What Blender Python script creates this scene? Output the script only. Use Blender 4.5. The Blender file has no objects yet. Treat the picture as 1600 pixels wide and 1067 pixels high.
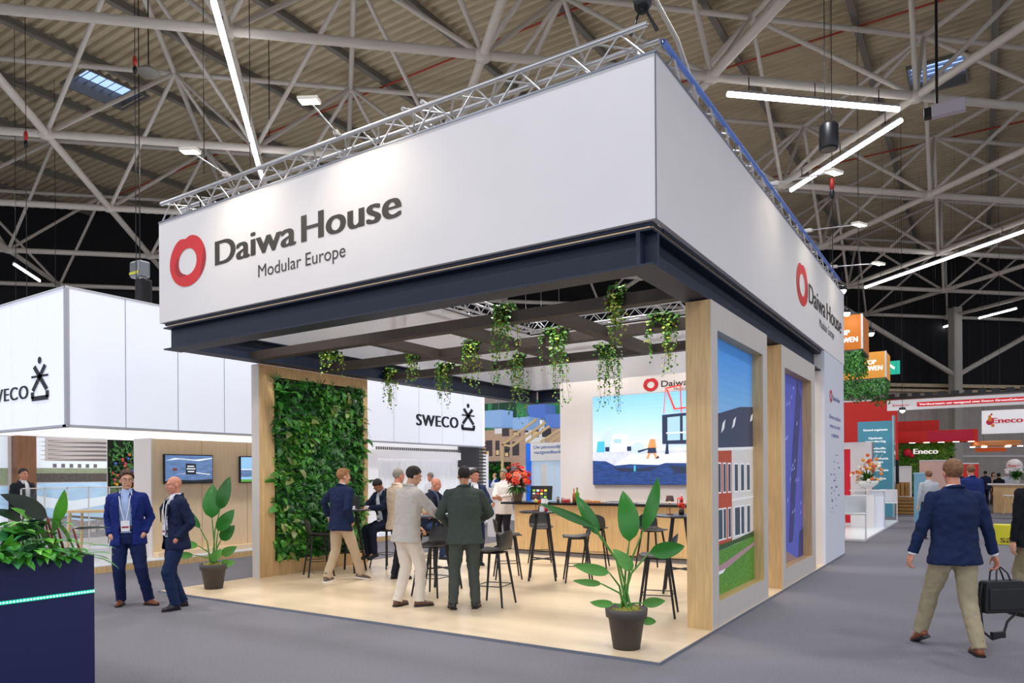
import bpy, math, random
from mathutils import Vector, Matrix, Euler, noise
R = math.radians
rnd = random.Random(7)
sc = bpy.context.scene
COL = sc.collection

# ---------------------------------------------------------------- camera
FPX, HZ, YAW, ROLL = 1123.3, 742.9, .5782, -.0065
CAM = Vector((2.3835, -6.003, 1.68))
cam = bpy.data.objects.new('camera', bpy.data.cameras.new('camera'))
COL.objects.link(cam)
cam.data.sensor_width = 36; cam.data.lens = FPX * 36 / 1600
cam.data.shift_y = (HZ - 533.5) / 1600
cam.data.clip_end = 400
cam.matrix_world = Matrix.Translation(CAM) @ Matrix.Rotation(YAW, 4, 'Z') @ Matrix.Rotation(R(90), 4, 'X') @ Matrix.Rotation(ROLL, 4, 'Z')
sc.camera = cam
# ---------------------------------------------------------------- light and exposure
vs = sc.view_settings
vs.view_transform = 'Standard'; vs.look = 'None'; vs.gamma = 1; vs.use_curve_mapping = False
vs.exposure = 0.0
wd = bpy.data.worlds.new('hall_ambient_fill'); sc.world = wd; wd.use_nodes = True  # even ambient fill, added through the hall's open sides
wd.node_tree.nodes['Background'].inputs[0].default_value = (.86, .9, 1, 1)
wd.node_tree.nodes['Background'].inputs[1].default_value = 1.45

def lamp(kind, loc, power, color=(1, 1, 1), aim=None, size=.3, cone=100, blend=.6):
    l = bpy.data.lights.new('lamp', kind); l.energy = power; l.color = color
    if kind == 'SPOT': l.spot_size = R(cone); l.spot_blend = blend; l.shadow_soft_size = size
    elif kind == 'AREA': l.size = size
    else: l.shadow_soft_size = size
    o = bpy.data.objects.new('lamp_light', l); COL.objects.link(o); o.location = loc
    if aim is not None:
        o.rotation_euler = (Vector(aim) - Vector(loc)).to_track_quat('-Z', 'Y').to_euler()
    return o
HALL_FILL = [(x, y) for x in (-15, -7.5, 0, 7.5) for y in (-9, -1.5, 6, 13.5)] + [(-3, 22), (5, 22), (2, 32), (-22, 3), (-22, 14), (-14, 23)]  # added overhead spots without fixtures, general fill for the hall
for x, y in HALL_FILL:
    lamp('SPOT', (x, y, 10.3), 1000, (.93, .95, 1) if x >= 0 else (1, .985, .965), (x, y, 0), .35, 150, .8)
# spots on arms along the truss, wall washers on the fascia
FASCIA_LAMPS = [(-5.66, -.8, 5.66), (-3.54, -.8, 5.66)]
SIDE_LAMPS = [(.8, 4.12, 5.6), (.8, 6.47, 5.6), (.8, 9.0, 5.6)]
for (x, y, z) in FASCIA_LAMPS: lamp('SPOT', (x, y, z - .02), 62, (1, .87, .70), (x + .1, 0, z - 1.0), .05, 125, .9)
for (x, y, z) in SIDE_LAMPS: lamp('SPOT', (x, y, z - .02), 22, (1, .9, .76), (0, y, z - 1.0), .05, 125, .9)
# spots added inside the fascia ring to brighten the stand, most without fixtures
for (x, y) in ((-6.4, .8), (-4.2, 5.3), (-1.6, 2.0), (-6.2, 5.4), (-1.4, 5.3), (-3.6, 2.2), (-4.6, 7.3), (-1.8, 7.3)):
    lamp('SPOT', (x, y, 5.3), 190, (1, .93, .85), (x, y, 0), .12, 105, .5)

# ---------------------------------------------------------------- unprojection of measured points
FW = Vector((-math.sin(YAW), math.cos(YAW), 0)); RT = Vector((math.cos(YAW), math.sin(YAW), 0))
def ray(px, py):
    a, b = px - 800, py - HZ; c, s = math.cos(ROLL), math.sin(ROLL)
    return FW + RT * ((c * a + s * b) / FPX) + Vector((0, 0, -(-s * a + c * b) / FPX))
def on_z(px, py, z=0.): d = ray(px, py); return CAM + d * ((z - CAM.z) / d.z)
def on_x(px, py, x): d = ray(px, py); return CAM + d * ((x - CAM.x) / d.x)
def on_y(px, py, y): d = ray(px, py); return CAM + d * ((y - CAM.y) / d.y)
def on_d(px, py, dep): return CAM + ray(px, py) * dep

# ---------------------------------------------------------------- materials
def lin(h):
    if isinstance(h, str):
        v = [int(h[i:i + 2], 16) / 255 for i in (0, 2, 4)]
        return tuple(((c / 12.92) if c <= .04045 else ((c + .055) / 1.055) ** 2.4) for c in v)
    return tuple(h)
MATS = {}
def mat(name, col, rough=.6, metal=0., emit=0., var=.0, scale=8., bump=0., bscale=None, stretch=None, spec=None, alpha=1., trans=0., rnd_var=0., sheen=0.):
    key = name
    if key in MATS: return MATS[key]
    m = bpy.data.materials.new(name); m.use_nodes = True
    nt = m.node_tree; N = nt.nodes; L = nt.links; b = N['Principled BSDF']
    c = lin(col); b.inputs['Base Color'].default_value = (*c, 1); m.diffuse_color = (*c, 1)
    b.inputs['Roughness'].default_value = rough; b.inputs['Metallic'].default_value = metal
    if spec is not None: b.inputs['Specular IOR Level'].default_value = spec
    if alpha < 1: b.inputs['Alpha'].default_value = alpha
    if trans: b.inputs['Transmission Weight'].default_value = trans
    if emit: b.inputs['Emission Color'].default_value = (*c, 1); b.inputs['Emission Strength'].default_value = emit
    if sheen: b.inputs['Sheen Weight'].default_value = sheen
    tex = None
    if var or bump or rnd_var:
        tc = N.new('ShaderNodeTexCoord'); mp = N.new('ShaderNodeMapping'); L.new(tc.outputs['Object'], mp.inputs[0])
        if stretch: mp.inputs['Scale'].default_value = stretch
        tex = N.new('ShaderNodeTexNoise'); tex.inputs['Scale'].default_value = scale; tex.inputs['Detail'].default_value = 5
        L.new(mp.outputs[0], tex.inputs[0])
    if var or rnd_var:
        mr = N.new('ShaderNodeMapRange'); L.new(tex.outputs[0], mr.inputs[0])
        mr.inputs[1].default_value = .25; mr.inputs[2].default_value = .75
        mr.inputs[3].default_value = 1 - var; mr.inputs[4].default_value = 1 + var
        hv = N.new('ShaderNodeHueSaturation'); hv.inputs['Color'].default_value = (*c, 1)
        if rnd_var:
            oi = N.new('ShaderNodeObjectInfo'); m2 = N.new('ShaderNodeMapRange'); L.new(oi.outputs['Random'], m2.inputs[0])
            m2.inputs[3].default_value = 1 - rnd_var; m2.inputs[4].default_value = 1 + rnd_var
            mm = N.new('ShaderNodeMath'); mm.operation = 'MULTIPLY'; L.new(mr.outputs[0], mm.inputs[0]); L.new(m2.outputs[0], mm.inputs[1])
            L.new(mm.outputs[0], hv.inputs['Value'])
        else: L.new(mr.outputs[0], hv.inputs['Value'])
        L.new(hv.outputs[0], b.inputs['Base Color'])
        if emit: L.new(hv.outputs[0], b.inputs['Emission Color'])
    if bump:
        t2 = tex
        if bscale:
            t2 = N.new('ShaderNodeTexNoise'); t2.inputs['Scale'].default_value = bscale; t2.inputs['Detail'].default_value = 3
            L.new(mp.outputs[0], t2.inputs[0])
        bp = N.new('ShaderNodeBump'); bp.inputs['Strength'].default_value = bump; bp.inputs['Distance'].default_value = .01
        L.new(t2.outputs[0], bp.inputs['Height']); L.new(bp.outputs[0], b.inputs['Normal'])
    MATS[key] = m
    return m

M_carpet = mat('grey_carpet', '7a787e', .95, var=.16, scale=60, bump=.5, bscale=240, stretch=(1, 1, 1), spec=.1)
M_oak = mat('oak_laminate', 'd9b682', .5, var=.16, scale=5, stretch=(6, 6, .5), bump=.05)
M_oakfloor = mat('pale_vinyl_floor', 'e3cdad', .28, var=.08, scale=1.6, stretch=(.7, 3, 1))
M_white = mat('white_fabric', 'e6e3e4', .8, var=.015, scale=2)
M_whitewall = mat('white_wall', 'ebe5e3', .6, var=.01, scale=2)
M_steel = mat('blue_black_steel', '15213a', .55, var=.2, scale=30)
M_darkbeam = mat('brown_black_beam', '3a322e', .7, var=.12, scale=12)
M_alu = mat('aluminium', 'cfcfd2', .3, metal=.85)
M_aluedge = mat('aluminium_edge', '9aa0ad', .35, metal=.8)
M_black = mat('black_plastic', '15151a', .4)
M_blackmetal = mat('black_metal', '101014', .35)
M_tube = mat('painted_grey_tube', 'c0b9b0', .5, var=.06, scale=3)
M_roof = mat('roof_sheet', 'bdae92', .6, var=.08, scale=2)
M_purlin = mat('galvanised_purlin', '77736c', .45)
M_dark = mat('hall_dark_cladding', '0b0b10', .9)
M_led = mat('tube_light_glow', 'ffffff', .4, emit=14)
M_warm = mat('warm_lamp_glow', 'fff0d0', .4, emit=30)
M_red = mat('logo_red', 'd8262e', .5)
M_redd = mat('logo_dark_red', 'a81c24', .5)
M_ink = mat('charcoal_lettering', '37332f', .6)

# ---------------------------------------------------------------- mesh builder
class MB:
    def __init__(s): s.v = []; s.f = []; s.mi = []; s.sm = []
    def add(s, vs, fs, m=0, smooth=False):
        o = len(s.v); s.v.extend([tuple(p) for p in vs])
        for f in fs: s.f.append(tuple(i + o for i in f)); s.mi.append(m); s.sm.append(smooth)
        return s
    def box(s, x0, x1, y0, y1, z0, z1, m=0):
        vs = [(x, y, z) for z in (z0, z1) for y in (y0, y1) for x in (x0, x1)]
        return s.add(vs, [(0, 2, 3, 1), (4, 5, 7, 6), (0, 1, 5, 4), (2, 6, 7, 3), (0, 4, 6, 2), (1, 3, 7, 5)], m)
    def obox(s, c, ax, ay, az, m=0):
        c = Vector(c); vs = [c + ax * i + ay * j + az * k for k in (-1, 1) for j in (-1, 1) for i in (-1, 1)]
        return s.add(vs, [(0, 2, 3, 1), (4, 5, 7, 6), (0, 1, 5, 4), (2, 6, 7, 3), (0, 4, 6, 2), (1, 3, 7, 5)], m)
    def tube(s, pts, rad, n=8, m=0, caps=True, smooth=True):
        pts = [Vector(p) for p in pts]
        if not isinstance(rad, (list, tuple)): rad = [rad] * len(pts)
        vs = []; up = None
        for i, p in enumerate(pts):
            d = (pts[min(i + 1, len(pts) - 1)] - pts[max(i - 1, 0)]).normalized()
            if up is None: up = Vector((0, 0, 1)) if abs(d.z) < .9 else Vector((1, 0, 0))
            a = d.cross(up).normalized(); b = a.cross(d).normalized(); up = b
            for k in range(n):
                t = 2 * math.pi * (k + .5) / n; vs.append(p + (a * math.cos(t) + b * math.sin(t)) * rad[i])
        fs = []
        for i in range(len(pts) - 1):
            for k in range(n):
                k2 = (k + 1) % n; fs.append((i * n + k, i * n + k2, (i + 1) * n + k2, (i + 1) * n + k))
        s.add(vs, fs, m, smooth)
        if caps:
            s.add([vs[k] for k in range(n)], [tuple(range(n))[::-1]], m)
            s.add([vs[(len(pts) - 1) * n + k] for k in range(n)], [tuple(range(n))], m)
        return s
    def lathe(s, prof, n=24, m=0, c=(0, 0, 0), smooth=True):
        vs = []; c = Vector(c)
        for (r, z) in prof:
            for k in range(n):
                t = 2 * math.pi * k / n; vs.append(c + Vector((r * math.cos(t), r * math.sin(t), z)))
        fs = [(i * n + k, i * n + (k + 1) % n, (i + 1) * n + (k + 1) % n, (i + 1) * n + k) for i in range(len(prof) - 1) for k in range(n)]
        return s.add(vs, fs, m, smooth)
    def sphere(s, c, r, n=10, m=0, sq=(1, 1, 1)):
        vs = []; fs = []; c = Vector(c); h = n // 2 + 1
        for i in range(h + 1):
            ph = math.pi * i / h
            for k in range(n):
                t = 2 * math.pi * k / n
                vs.append(c + Vector((r * sq[0] * math.sin(ph) * math.cos(t), r * sq[1] * math.sin(ph) * math.sin(t), r * sq[2] * math.cos(ph))))
        for i in range(h):
            for k in range(n): fs.append((i * n + k, (i + 1) * n + k, (i + 1) * n + (k + 1) % n, i * n + (k + 1) % n))
        return s.add(vs, fs, m, True)
    def leaf(s, base, d, up, L, W, droop=.3, m=0, ns=5, fold=.15, wav=0., tip=1.0):
        base = Vector(base); d = Vector(d).normalized(); side = d.cross(Vector(up))
        if side.length < .01: side = d.cross(Vector((1, .2, 0)))
        side.normalize(); nrm = side.cross(d).normalized(); vs = []
        p = base.copy(); dd = d.copy(); st = L / ns
        for i in range(ns + 1):
            t = i / ns; w = W * .5 * (math.sin(math.pi * min(1, t ** .75 * tip)) ** .8 if 0 < t < 1 else (.03 if t == 0 else .0))
            wz = wav * W * math.sin(i * 2.1)
            vs += [p - side * w + nrm * (w * fold + wz), p - nrm * 0, p + side * w + nrm * (w * fold - wz)]
            ax = Matrix.Rotation(-droop / ns, 3, side); dd = ax @ dd; nrm = side.cross(dd).normalized(); p = p + dd * st
        fs = []
        for i in range(ns):
            a = i * 3; fs += [(a, a + 1, a + 4, a + 3), (a + 1, a + 2, a + 5, a + 4)]
        return s.add(vs, fs, m, True)
    def mesh(s, name, mats):
        me = bpy.data.meshes.new(name); me.from_pydata(s.v, [], s.f)
        for mm in (mats if isinstance(mats, (list, tuple)) else [mats]): me.materials.append(mm)
        me.polygons.foreach_set('material_index', s.mi); me.polygons.foreach_set('use_smooth', s.sm)
        me.update(); return me
    def obj(s, name, mats, parent=None, loc=None, bevel=0, **kw):
        return put(name, s.mesh(name, mats), parent, loc, bevel, **kw)
def put(name, me, parent=None, loc=None, bevel=0, label=None, cat=None, group=None, kind=None):
    o = bpy.data.objects.new(name, me); COL.objects.link(o)
    if parent is not None:
        o.parent = parent
        o.matrix_parent_inverse = wmat(parent).inverted() if loc == 'world' else Matrix()
    if loc is not None and loc != 'world': o.location = loc
    if bevel:
        b = o.modifiers.new('b', 'BEVEL'); b.width = bevel; b.segments = 2; b.limit_method = 'ANGLE'
    tag(o, label, cat, group, kind); return o
def wmat(o):
    m = Matrix.LocRotScale(o.location, o.rotation_euler, o.scale) if o.rotation_mode == 'XYZ' else o.matrix_basis
    return (wmat(o.parent) @ o.matrix_parent_inverse @ m) if o.parent else m
def tag(o, label=None, cat=None, group=None, kind=None):
    if label: o['label'] = label
    if cat: o['category'] = cat
    if group: o['group'] = group
    if kind: o['kind'] = kind
    return o
def thing(name, label, cat, loc=(0, 0, 0), rz=0, group=None):
    o = put(name, None, loc=loc, label=label, cat=cat, group=group); o.rotation_euler = (0, 0, rz); return o
KIDS = {}
def kids(o): return [c for c in COL.objects if c.parent == o]
def copy_tree(o, parent=None):
    c = o.copy(); COL.objects.link(c)
    if parent is not None: c.parent = parent
    for ch in list(o.children): copy_tree(ch, c)
    return c
def copy_thing(o, loc, rz, label, group=None, scale=None):
    c = copy_tree(o); c.location = loc; c.rotation_euler = (0, 0, rz); c['label'] = label
    if scale: c.scale = (scale,) * 3
    if group: c['group'] = group
    return c

# text set on a plane: origin (left end of baseline), right vector, up vector
def text(s, p0, p1, height, m, name='lettering', parent=None, bold=0., track=1., out=None, up=(0, 0, 1), depth=.003, pos='world'):
    p0 = Vector(p0); p1 = Vector(p1); r = (p1 - p0); w = r.length; r.normalize()
    cu = bpy.data.curves.new('t', 'FONT'); cu.body = s; cu.size = 1; cu.offset = 0; cu.extrude = 0; cu.space_character = track
    o = bpy.data.objects.new('t', cu); COL.objects.link(o)
    dg = bpy.context.evaluated_depsgraph_get(); ev = o.evaluated_get(dg); me = bpy.data.meshes.new_from_object(ev)
    bpy.data.objects.remove(o); bpy.data.curves.remove(cu)
    xs = [v.co.x for v in me.vertices]; x0, x1 = min(xs), max(xs)
    up = Vector(up); n = r.cross(up).normalized(); up = n.cross(r).normalized()
    capr = .729
    k = w / (x1 - x0); ky = height / capr
    mw = Matrix(((r.x, up.x, n.x, 0), (r.y, up.y, n.y, 0), (r.z, up.z, n.z, 0), (0, 0, 0, 1)))
    base = p0 + n * depth
    m3 = mw.to_3x3(); src = [v.co.copy() for v in me.vertices]; fl = [tuple(p.vertices) for p in me.polygons]
    bw = bold * height; k = (w - 2 * bw) / (x1 - x0); lay = (0,) if not bold else (-1, -.5, 0, .5, 1)
    bb = MB()
    for q, dx in enumerate(lay): bb.add([base + m3 @ Vector(((c.x - x0) * k + bw * (1 + dx), c.y * ky, q * .0002)) for c in src], fl)
    me = bb.mesh(name, m)
    return put(name, me, parent, pos)
def frame3(p0, r, up):
    r = Vector(r).normalized(); up = Vector(up).normalized(); return Vector(p0), r, up, r.cross(up).normalized()
# flat printed picture: list of (material, [(u,v)...]) laid in order, each a hair in front of the last
def picture(name, p0, pr, pu, items, parent=None, gap=.0007, base=.004, **kw):
    p0, pr, pu = Vector(p0), Vector(pr), Vector(pu); n = pr.cross(pu).normalized()
    mb = MB(); mats = []; cz = base
    for m, polys in items:
        if m not in mats: mats.append(m)
        if polys and not isinstance(polys[0][0], (tuple, list)): polys = [polys]
        for P in polys: mb.add([p0 + pr * u + pu * v + n * cz for u, v in P], [tuple(range(len(P)))], mats.index(m))
        cz += gap
    return mb.obj(name, mats, parent, 'world', **kw)
def rc(u0, u1, v0, v1): return [(u0, v0), (u1, v0), (u1, v1), (u0, v1)]
def logo_heart(name, c, r, up, rad_x, rad_y, parent=None, depth=.004):
    c, r, up, n = frame3(c, r, up); mb = MB(); N_ = 48
    def pt(a, k, dz=0): return c + n * (depth + dz) + r * (rad_x * k * math.sin(a)) + up * (rad_y * k * math.cos(a))
    vo = []; vi = []
    for i in range(N_):
        a = 2 * math.pi * i / N_; aa = (a + math.pi) % (2 * math.pi) - math.pi
        k = 1 + .04 * math.cos(2 * a) * 0 - .10 * math.exp(-(abs(aa + .12) / .17) ** 2) + .03 * math.exp(-((abs(aa) - .6) / .4) ** 2)
        vo.append(pt(a, k)); vi.append(c + n * depth + r * (rad_x * .50 * math.sin(a)) + up * (rad_y * .53 * math.cos(a) - rad_y * .02))
    mb.add(vo + vi, [(i, (i + 1) % N_, N_ + (i + 1) % N_, N_ + i) for i in range(N_)], 0)
    # darker overlaps of the two loops
    def cres(a0, a1):
        o = []; q = []
        for j in range(9):
            t = j / 8; a = a0 + (a1 - a0) * t; w = math.sin(math.pi * t)
            o.append(pt(a, .53, .001)); q.append(pt(a, .53 + .22 * w, .001))
        mb.add(o + q, [(j, j + 1, 9 + j + 1, 9 + j) for j in range(8)], 1)
    cres(R(185), R(300)); 
    o = []; q = []
    for j in range(9):
        t = j / 8; a = R(60 + 80 * t); w = math.sin(math.pi * t); o.append(pt(a, 1.0, .001)); q.append(pt(a, 1 - .2 * w, .001))
    mb.add(o + q, [(j, j + 1, 9 + j + 1, 9 + j) for j in range(8)], 1)
    return mb.obj(name, [M_red, M_redd], parent, 'world')
# ================================================================ THE HALL
mb = MB(); mb.add([(-75, -35, 0), (45, -35, 0), (45, 95, 0), (-75, 95, 0)], [(0, 1, 2, 3)])
mb.obj('floor', M_carpet, kind='structure', label='dark grey carpet laid over the exhibition hall floor')

S = Vector((math.cos(YAW), math.sin(YAW), 0)) # camera right in world
HH = 9.4                                      # lower chord above the eye
def nod(X, Dp, H): return CAM + RT * (X * HH) + FW * (Dp * HH) + Vector((0, 0, H * HH))
A_ = Vector((3.980, 3.724, 0)); B_ = Vector((-4.070, 3.833, 0)); L0 = Vector((-10.867, 3.4045, 11.08))
ZL, ZU = 11.08, 14.5
ZR = ZU + .50
# the rear wall runs along the roof frame's grid
WD = A_.normalized(); WN = Vector((-WD.y, WD.x, 0)); W0 = on_z(0, 322, ZR); W0.z = 0
def sdist(p): return (Vector((p.x, p.y, 0)) - W0).dot(WN)
def wbox(name, t0, t1, d0, d1, z0, z1, m, **kw):
    """box standing along the rear wall: t along it, d in front of it"""
    mb = MB(); vs = [W0 + WD * t - WN * d + Vector((0, 0, z)) for z in (z0, z1) for d in (d1, d0) for t in (t0, t1)]
    mb.add(vs, [(0, 2, 3, 1), (4, 5, 7, 6), (0, 1, 5, 4), (2, 6, 7, 3), (0, 4, 6, 2), (1, 3, 7, 5)]); return mb.obj(name, m, **kw)
def on_wall(px, py, d=0.):
    r_ = ray(px, py); k = (-d - (CAM - W0).dot(WN)) / r_.dot(WN); p = CAM + r_ * k; return (p - W0).dot(WD), p.z
wbox('wall_back', -45, 112, -.5, 0, 0, 17, M_dark, kind='structure')
ceil = MB(); SKY = []
for (a, b) in (((122, 156), (208, 122)), ((1405, 130), (1525, 102))):
    c = on_z((a[0] + b[0]) / 2, (a[1] + b[1]) / 2, ZR); SKY.append(c)
def xmin(y): return max(-60, W0.x + (y - W0.y) * WD.x / WD.y)
def ymax(x): return W0.y + (x - W0.x) * WD.y / WD.x
prof = []
y = -22.
while y < ymax(40):
    for (dy, dz) in ((0, 0), (.10, 0), (.15, .10), (.25, .10)): prof.append((y + dy, ZR + dz))
    y += .3
for (ya, za), (yb, zb) in zip(prof, prof[1:]):
    x_ = xmin((ya + yb) / 2); segs = []
    for c in sorted(SKY, key=lambda c: c.x):
        if abs((ya + yb) / 2 - c.y) < 1.0: segs.append((x_, c.x - .8)); x_ = c.x + .8
    segs.append((x_, 40))
    for (p, q) in segs:
        if q > p: ceil.add([(p, ya, za), (q, ya, za), (q, yb, zb), (p, yb, zb)], [(0, 1, 2, 3)])
ceiling = ceil.obj('ceiling', M_roof, kind='structure', label='corrugated brown-grey roof sheeting')
# purlins run along y
for i in range(28):
    x = -55 + i * 3.4; YE_ = ymax(x)
    if YE_ < -20: continue
    b = MB().box(x - .09, x + .09, -22, YE_, ZR - .26, ZR - .245).box(x - .012, x + .012, -22, YE_, ZR - .245, ZR).box(x - .09, x - .075, -22, YE_, ZR - .245, ZR - .2).box(x + .075, x + .09, -22, YE_, ZR - .245, ZR - .2)
    b.obj('purlin', M_purlin, ceiling)
for i, c in enumerate(SKY):
    w = MB(); w.box(c.x - .86, c.x - .8, c.y - 1.06, c.y + 1.06, ZR - .08, ZR + .5).box(c.x + .8, c.x + .86, c.y - 1.06, c.y + 1.06, ZR - .08, ZR + .5)
    w.box(c.x - .8, c.x + .8, c.y - 1.06, c.y - 1.0, ZR - .08, ZR + .5).box(c.x - .8, c.x + .8, c.y + 1.0, c.y + 1.06, ZR - .08, ZR + .5)
    win = w.obj('window_%d' % (i + 1), M_purlin, kind='structure', label=('roof light with louvres at upper left of the photo', 'roof light with louvres at upper right of the photo')[i])
    for k in range(7):
        MB().obox((c.x, c.y - .85 + k * .28, ZR + .3), Vector((.8, 0, 0)), Vector((0, .07, .07)), Vector((0, -.008, .008))).obj('louvre', mat('blue_louvre', '6a7690', .4), win)
    MB().box(c.x - .8, c.x + .8, c.y - 1.0, c.y + 1.0, ZR + .48, ZR + .5).obj('pane', mat('sky_through_roof_light', '9fbcec', .3, emit=1.5), win)
# space frame: every tube an object while it is near enough to tell apart
_unit = {}
def unit_tube(n, r0=1, r1=1):
    k = (n, r0, r1)
    if k not in _unit:
        u = MB(); u.tube([(0, 0, 0), (0, 0, 1)], [r0, r1], n); _unit[k] = u.mesh('tube', M_tube)
    return _unit[k]
frame = put('space_frame', None, ceiling)
def strut(name, p, q, r, parent, me=None, mesh_mat=None):
    p, q = Vector(p), Vector(q); d = q - p
    o = bpy.data.objects.new(name, me or unit_tube(10)); COL.objects.link(o); o.parent = parent
    o.location = p; o.rotation_euler = d.to_track_quat('Z', 'Y').to_euler(); o.scale = (r, r, d.length); return o
U0n = L0 + (A_ + B_) * .5; U0n.z = ZU
def LN(i, j): return L0 + A_ * i + B_ * j
def UN(i, j): return U0n + A_ * i + B_ * j
def inhall(p): return -58 < p.x < 39 and -19 < p.y and sdist(p) < -.3
tubes = {'lower_chord': [], 'upper_chord': [], 'diagonal_tube': []}
nodesL = []; nodesU = []
for i in range(-12, 16):
    for j in range(-9, 9):
        p = LN(i, j)
        if not inhall(p): continue
        nodesL.append(p)
        for q in (LN(i + 1, j), LN(i, j + 1)):
            if inhall(q): tubes['lower_chord'].append((p, q, .105))
        for q in (UN(i, j), UN(i - 1, j), UN(i, j - 1), UN(i - 1, j - 1)):
            if inhall(q): tubes['diagonal_tube'].append((p, q, .06))
        u = UN(i, j)
        if inhall(u):
            nodesU.append(u)
            for q in (UN(i + 1, j), UN(i, j + 1)):
                if inhall(q): tubes['upper_chord'].append((u, q, .08))
def infront(p):
    d = p - CAM; dep = d.dot(FW); 
    return dep > 1 and abs(d.dot(RT) / dep) < .85
for nm, lst in tubes.items():
    vis = [t for t in lst if infront(t[0]) or infront(t[1])]
    vis.sort(key=lambda t: ((t[0] + t[1]) / 2 - CAM).length)
    ids = set(id(t) for t in vis[:170])
    for t in vis[:170]: strut(nm, t[0], t[1], t[2], frame)
    far = MB()
    for t in lst:
        if id(t) not in ids: far.tube([t[0], t[1]], t[2], 6, caps=False)
    far.obj('far_' + nm, M_tube, frame, kind='stuff')
bm_ = MB()
for p in nodesL: bm_.lathe([(.0, -.14), (.16, -.12), (.2, -.02), (.2, .05), (.12, .16), (0, .18)], 10, 0, p)
for p in nodesU: bm_.lathe([(.0, -.14), (.13, -.1), (.15, 0), (.1, .12), (.0, .14)], 8, 0, p)
for p in nodesU: bm_.tube([p, (p.x, p.y, ZR - .3)], .05, 6)
bm_.obj('node_joint', M_tube, frame, kind='stuff')
# red sprinkler pipes
for k, (a, b) in enumerate((((610, 0), (0, 0)),)): pass
for (px, py) in ((600, 135), (1250, 70), (1440, 225)):
    y = on_z(px, py, ZR - .35).y
    MB().tube([(xmin(y) + .3, y, ZR - .35), (39, y, ZR - .35)], .035, 6).obj('sprinkler_pipe', mat('red_pipe', 'a03a26', .5), ceiling)
# tube lights under the lower chords
TL = 0
def tube_light(pa, pb, z, label, group=None):
    a = on_z(pa[0], pa[1], z); b = on_z(pb[0], pb[1], z)
    t = thing('tube_light', label, 'light', a, group=group)
    d = b - a
    MB().tube([(0, 0, .0), d], .06 if d.length > 4.2 else .045, 10).obj('tube', M_led, t)
    n = d.cross(Vector((0, 0, 1))).normalized() * .045
    MB().obox(d / 2 + Vector((0, 0, .075)), d / 2, n, Vector((0, 0, .03))).obj('housing', M_alu, t)
    for f in (.12, .5, .88):
        MB().tube([d * f + Vector((0, 0, .1)), d * f + Vector((0, 0, ZL - z))], .012, 5).obj('bracket', M_blackmetal, t)
ZT = ZL - .45
tube_light((334, 3), (410, 281), ZT, 'long white tube light running down to the sign left of centre')
tube_light((1137, 147), (1404, 171), ZT, 'horizontal white tube light above the right end of the stand')
tube_light((1408, 188), (1236, 297), ZT, 'slanting white tube light meeting the horizontal one at a frame node')
tube_light((1352, 449), (1604, 360), ZT, 'long white tube light by the right edge of the photo')
tube_light((22, 413), (62, 439), ZT, 'short far tube light above the glowing white box at left')
tube_light((1432, 522), (1482, 509), ZT, 'small far tube light nearer to the orange boxes')
tube_light((1530, 497), (1588, 482), ZT, 'small far tube light near the right edge, under the long one')
for k, (px, py, l) in enumerate(((232, 113, 'small dark disc lamp under the roof frame near the left roof light'), (421, 241, 'small dark disc lamp under the roof frame right of the long tube light'))):
    p = on_z(px, py, 11.3); g = thing('disc_lamp', l, 'lamp', p)
    MB().lathe([(.0, .12), (.1, .12), (.27, 0), (.26, -.02), (0, -.01)], 18).obj('shade', M_purlin, g)
    MB().tube([(0, 0, .1), (0, 0, ZR - 11.3)], .015, 5).obj('rod', M_blackmetal, g)
# hanging cables, hooks and hoists
def cable(px, py0, py1, dep, label, r=.008, hook=None):
    b = on_d(px, py1, dep); t = on_d(px, py0, dep); t.z = ZR; t.x, t.y = b.x, b.y
    c = thing('hoist_cable', label, 'cable', b, group=None)
    MB().tube([(0, 0, 0), (0, 0, t.z - b.z)], r, 6).obj('wire', M_blackmetal, c)
    if hook is not None:
        h = on_d(px, hook, dep).z - b.z
        m = MB(); m.lathe([(0, -.12), (.04, -.1), (.05, 0), (.03, .1), (0, .12)], 10, 0, (0, 0, h)); m.obj('hook_block', mat('hoist_red', 'b02c22', .4), c)
        m = MB(); m.lathe([(0, -.3), (.035, -.28), (.05, -.2), (.03, -.12)], 10, 0, (0, 0, h)); m.obj('swivel', M_blackmetal, c)
    return c
cable(213, 0, 462, 16, 'black cable with a red hook block left of the sign', hook=95)
cable(42, 195, 462, 17, 'pale rope hanging at the left edge from a roof node', hook=212)
cable(25, 150, 470, 21, 'thin cable hanging close to the left edge')
cable(87, 190, 455, 24, 'thin cable hanging above the corner of the white box')
cable(391, 0, 262, 14, 'thin cable beside the long tube light, right of it')
cable(319, 0, 272, 15, 'thin cable hanging left of the long tube light')
cable(1289, 0, 230, 13, 'thin black wire holding the black cylinder')
cable(1301, 270, 420, 14, 'wire with hoist block above the right fascia', hook=287)
cable(1342, 380, 560, 22, 'thin wire above the orange boxes')
cable(1562, 470, 600, 30, 'thin wire above the long slogan banner')
# hanging speaker cylinder
p = on_d(1295, 234, 13)
g = thing('hanging_loudspeaker', 'black cylinder loudspeaker hanging between the tube lights', 'speaker', p)
MB().lathe([(0, 0), (.15, 0), (.165, .03), (.165, .42), (.15, .45), (0, .45)], 20).obj('body', M_black, g)
MB().lathe([(0, -.005), (.13, -.005), (.135, .01)], 20).obj('grille', M_purlin, g)
MB().tube([(-.12, 0, .44), (0, 0, .8), (.12, 0, .44)], .008, 5).obj('bail', M_blackmetal, g)
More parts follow.
